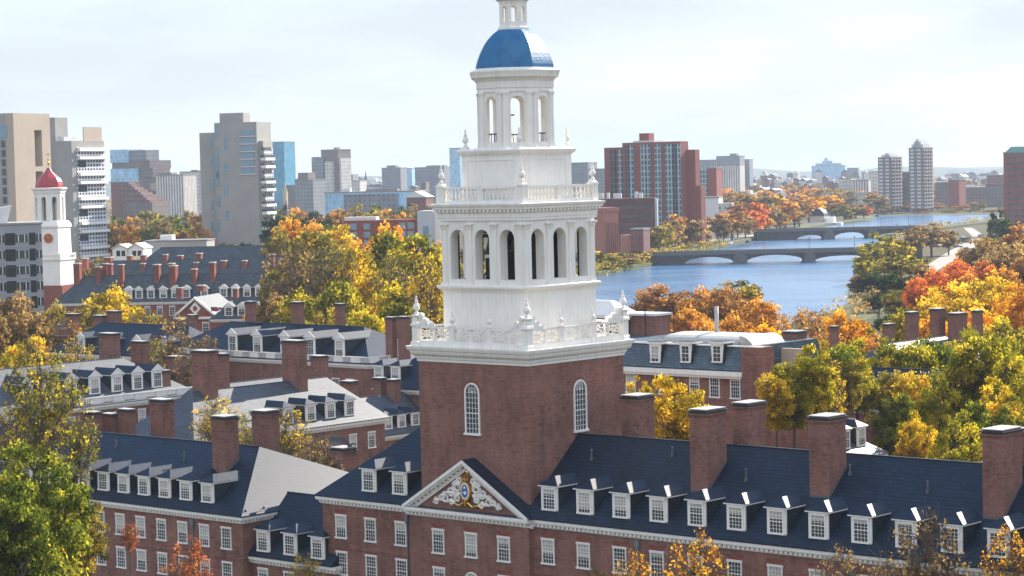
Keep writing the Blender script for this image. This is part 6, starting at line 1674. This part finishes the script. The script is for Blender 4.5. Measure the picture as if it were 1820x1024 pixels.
grove('in the green clump at right', [(1378, 655, 85, 213, 'yellow'), (1408, 636, 100, 215, 'lime'), (1442, 615, 105, 217, 'lime'), (1472, 640, 85, 219, 'yellow', 'sparse'), (1478, 602, 110, 266, 'green'), (1520, 600, 105, 270, 'lime'), (1495, 630, 90, 264, 'olive'), (1455, 622, 90, 268, 'lime'), (1560, 605, 120, 290, 'lime'), (1610, 592, 150, 288, 'lime', 'tall'), (1670, 588, 150, 290, 'green', 'tall'), (1640, 650, 130, 266, 'yellow'), (1585, 650, 110, 272, 'olive'), (1710, 596, 110, 295, 'lime'), (1600, 700, 110, 262, 'green'), (1760, 570, 170, 248, 'lime', 'tall'), (1700, 640, 150, 250, 'lime'), (1800, 635, 150, 240, 'lime'), (1665, 700, 140, 240, 'lime'), (1745, 715, 150, 220, 'green'), (1625, 745, 90, 232, 'yellow'), (1700, 755, 140, 212, 'lime'), (1815, 725, 120, 222, 'green'), (1780, 690, 100, 226, 'yellow')])
grove('on the autumn slope beside the river', [(1690, 500, 150, 430, 'yellow'), (1760, 490, 150, 440, 'yellow'), (1815, 505, 120, 420, 'gold'), (1640, 530, 110, 420, 'yellow'), (1730, 545, 140, 380, 'gold'), (1600, 548, 80, 440, 'lime'), (1790, 560, 130, 370, 'lime'), (1660, 560, 110, 390, 'gold'), (1660, 478, 70, 560, 'red'), (1700, 462, 80, 580, 'red'), (1750, 465, 70, 560, 'red'), (1630, 492, 60, 540, 'red'), (1720, 485, 60, 520, 'orange'), (1785, 475, 70, 540, 'orange')])
grove('on the near right bank', [(1570, 412, 90, 830, 'lime'), (1600, 418, 80, 800, 'olive'), (1545, 440, 80, 790, 'olive'), (1590, 445, 90, 740, 'olive'), (1625, 445, 70, 760, 'lime'), (1550, 480, 80, 700, 'dark'), (1590, 485, 80, 660, 'dark'), (1525, 490, 50, 700, 'brown'), (1600, 515, 90, 590, 'olive'), (1560, 520, 60, 620, 'dark'), (1640, 462, 60, 740, 'brown'), (1655, 395, 80, 1000, 'brown'), (1625, 402, 50, 960, 'brown'), (1685, 405, 50, 1020, 'brown'), (1575, 560, 60, 540, 'dark'), (1535, 455, 50, 780, 'lime')])
grove('on the hillside at the right edge', [(1770, 405, 110, 720, 'brown'), (1815, 385, 100, 740, 'rust'), (1740, 425, 80, 700, 'brown'), (1800, 430, 100, 640, 'brown'), (1755, 455, 80, 640, 'brown'), (1830, 450, 90, 600, 'rust'), (1715, 440, 50, 720, 'rust'), (1790, 378, 60, 1000, 'dark'), (1775, 372, 50, 1050, 'dark')])
grove('in the court hidden behind the tower', [(830, 470, 110, 470, 'olive'), (880, 480, 120, 520, 'yellow'), (930, 500, 120, 480, 'orange'), (985, 505, 100, 520, 'lime'), (900, 440, 90, 640, 'gold'), (850, 420, 80, 700, 'olive'), (960, 530, 120, 400, 'lime'), (860, 520, 120, 400, 'yellow')])
# left bank of the river
grove('on the far bank beside the near bridge', [(1075, 440, 90, 860, 'olive'), (1100, 448, 85, 850, 'brown'), (1130, 443, 85, 860, 'brown'), (1152, 440, 60, 880, 'yellow'), (1090, 465, 70, 840, 'yellow'), (1120, 462, 70, 842, 'brown'), (1062, 470, 70, 835, 'olive'), (1144, 460, 55, 865, 'yellow')], shore=12)
grove('along the far bank road', [(1165, 392, 55, 1010, 'olive'), (1195, 385, 60, 1015, 'brown'), (1225, 382, 60, 1025, 'brown'), (1250, 400, 40, 1040, 'brown'), (1240, 380, 40, 1080, 'orange'), (1205, 372, 36, 1120, 'orange'), (1285, 385, 50, 1090, 'brown'), (1325, 378, 50, 1140, 'brown'), (1180, 396, 40, 1020, 'olive'), (1300, 372, 60, 1180, 'rust'), (1340, 372, 50, 1200, 'red'), (1275, 370, 50, 1200, 'rust'), (1360, 380, 40, 1230, 'orange'), (1385, 378, 40, 1260, 'orange')], shore=20)
grove('in the wood beyond the bank road', [(1290, 350, 60, 1350, 'brown'), (1330, 342, 70, 1420, 'brown'), (1365, 345, 60, 1400, 'brown'), (1395, 342, 70, 1380, 'orange'), (1420, 350, 60, 1340, 'rust'), (1412, 363, 50, 1300, 'brown'), (1450, 346, 50, 1680, 'green'), (1486, 352, 50, 1690, 'rust'), (1500, 362, 50, 1420, 'olive'), (1520, 360, 50, 1450, 'brown'), (1535, 364, 40, 1480, 'red'), (1310, 360, 50, 1300, 'rust'), (1275, 352, 40, 1400, 'red'), (1345, 358, 50, 1320, 'red'), (1380, 365, 40, 1290, 'olive'), (1510, 380, 30, 1390, 'brown')], shore=40)
# wood behind the left towers and below the skyline
fr = random.Random(23)
def scatter(where, x0, x1, y0, y1, D0, D1, n, w0, w1, cols):
    it = []
    for i in range(n):
        f = (i + fr.random()) / n; f2 = fr.random()
        it.append((x0 + (x1 - x0) * f, y0 + (y1 - y0) * f2 + fr.uniform(-2, 2), D0 + (D1 - D0) * f2, fr.choice(cols), fr.uniform(w0, w1)))
    grove(where, [(x, y, w * 1100 / D, D, c) for x, y, D, c, w in it])
scatter('in the wood behind the left towers', 190, 362, 366, 402, 1250, 860, 30, 42, 62, ['orange', 'olive', 'rust', 'olive', 'brown', 'orange', 'green', 'gold'])
scatter('in the broad wood below the skyline', 486, 782, 358, 386, 1300, 760, 40, 44, 66, ['orange', 'olive', 'brown', 'rust', 'green', 'brown', 'olive', 'olive', 'orange', 'dark'])
scatter('on the far shore below the twin towers', 1545, 1790, 356, 378, 2000, 1880, 30, 40, 80, ['brown', 'rust', 'olive', 'brown'])
scatter('on the slope right of the red tower', 1280, 1560, 322, 344, 2600, 1600, 34, 60, 110, ['orange', 'rust', 'brown', 'olive', 'brown', 'gold'])
scatter('on the plain beyond the twin towers', 1655, 1790, 318, 346, 2900, 2200, 16, 80, 140, ['brown', 'rust', 'olive', 'orange'])
scatter('near the second court at far left', 90, 250, 455, 472, 690, 640, 6, 30, 44, ['olive', 'brown'])
# ground-hugging brush that nobody could count, one sheet of leaves along the near right bank
rs = np.random.RandomState(4); cen = []
for i in range(len(near_bank) - 5):
    a, c = np.array(near_bank[i + 3]), np.array(near_bank[i + 4])
    for k in range(26): q = a + (c - a) * (k + rs.random()) / 26; cen.append((q[0] + rs.uniform(2, 14), q[1] + rs.uniform(-3, 3), rs.uniform(1, 4)))
o = inst('bank_brush', leaf_mesh('bank_brush', cen, rs.uniform(.2, .7, len(cen)), 30, 3.0, .45, rs)); tag(o, kind='stuff'); o.material_slots[0].link = 'OBJECT'; o.material_slots[0].material = LEAF['brown']
fbk = far_bank[6:]
cen = []
for a, c in zip(fbk, fbk[1:]):
    a, c = np.array(a), np.array(c)
    for k in range(34): q = a + (c - a) * (k + rs.random()) / 34; cen.append((q[0] + rs.uniform(-2, 2), q[1] + rs.uniform(2, 14), rs.uniform(1, 5)))
o = inst('bank_brush', leaf_mesh('bank_brush', cen, rs.uniform(.2, .8, len(cen)), 40, 3.0, .45, rs)); tag(o, kind='stuff'); o.material_slots[0].link = 'OBJECT'; o.material_slots[0].material = LEAF['olive']
# the far wood that reads as one mass
cen = []
for i in range(900):
    x = rs.uniform(-40, 1860); D = rs.uniform(2200, 5200); q = at(x, 300, D); cen.append((q.x, q.y, rs.uniform(3, 9)))
o = inst('far_wood', leaf_mesh('far_wood', cen, rs.uniform(.1, .9, len(cen)), 34, 22, 2.6, rs, .3)); tag(o, kind='stuff'); o.material_slots[0].link = 'OBJECT'; o.material_slots[0].material = LEAF['brown']

# ------------------------------------------------------------------ air
b = MB(); b.box(-7000, 9000, -60, 12500, -4, 190)
hz = NT('haze_air'); hz.n.remove(hz.p)
vp = hz.new('VolumePrincipled'); vp.inputs['Color'].default_value = (.72, .85, 1, 1); vp.inputs['Density'].default_value = .000075; vp.inputs['Anisotropy'].default_value = 0.0
hz.link(vp.outputs[0], hz.out.inputs['Volume'])
tag(b.build('haze', hz.mat), kind='stuff')
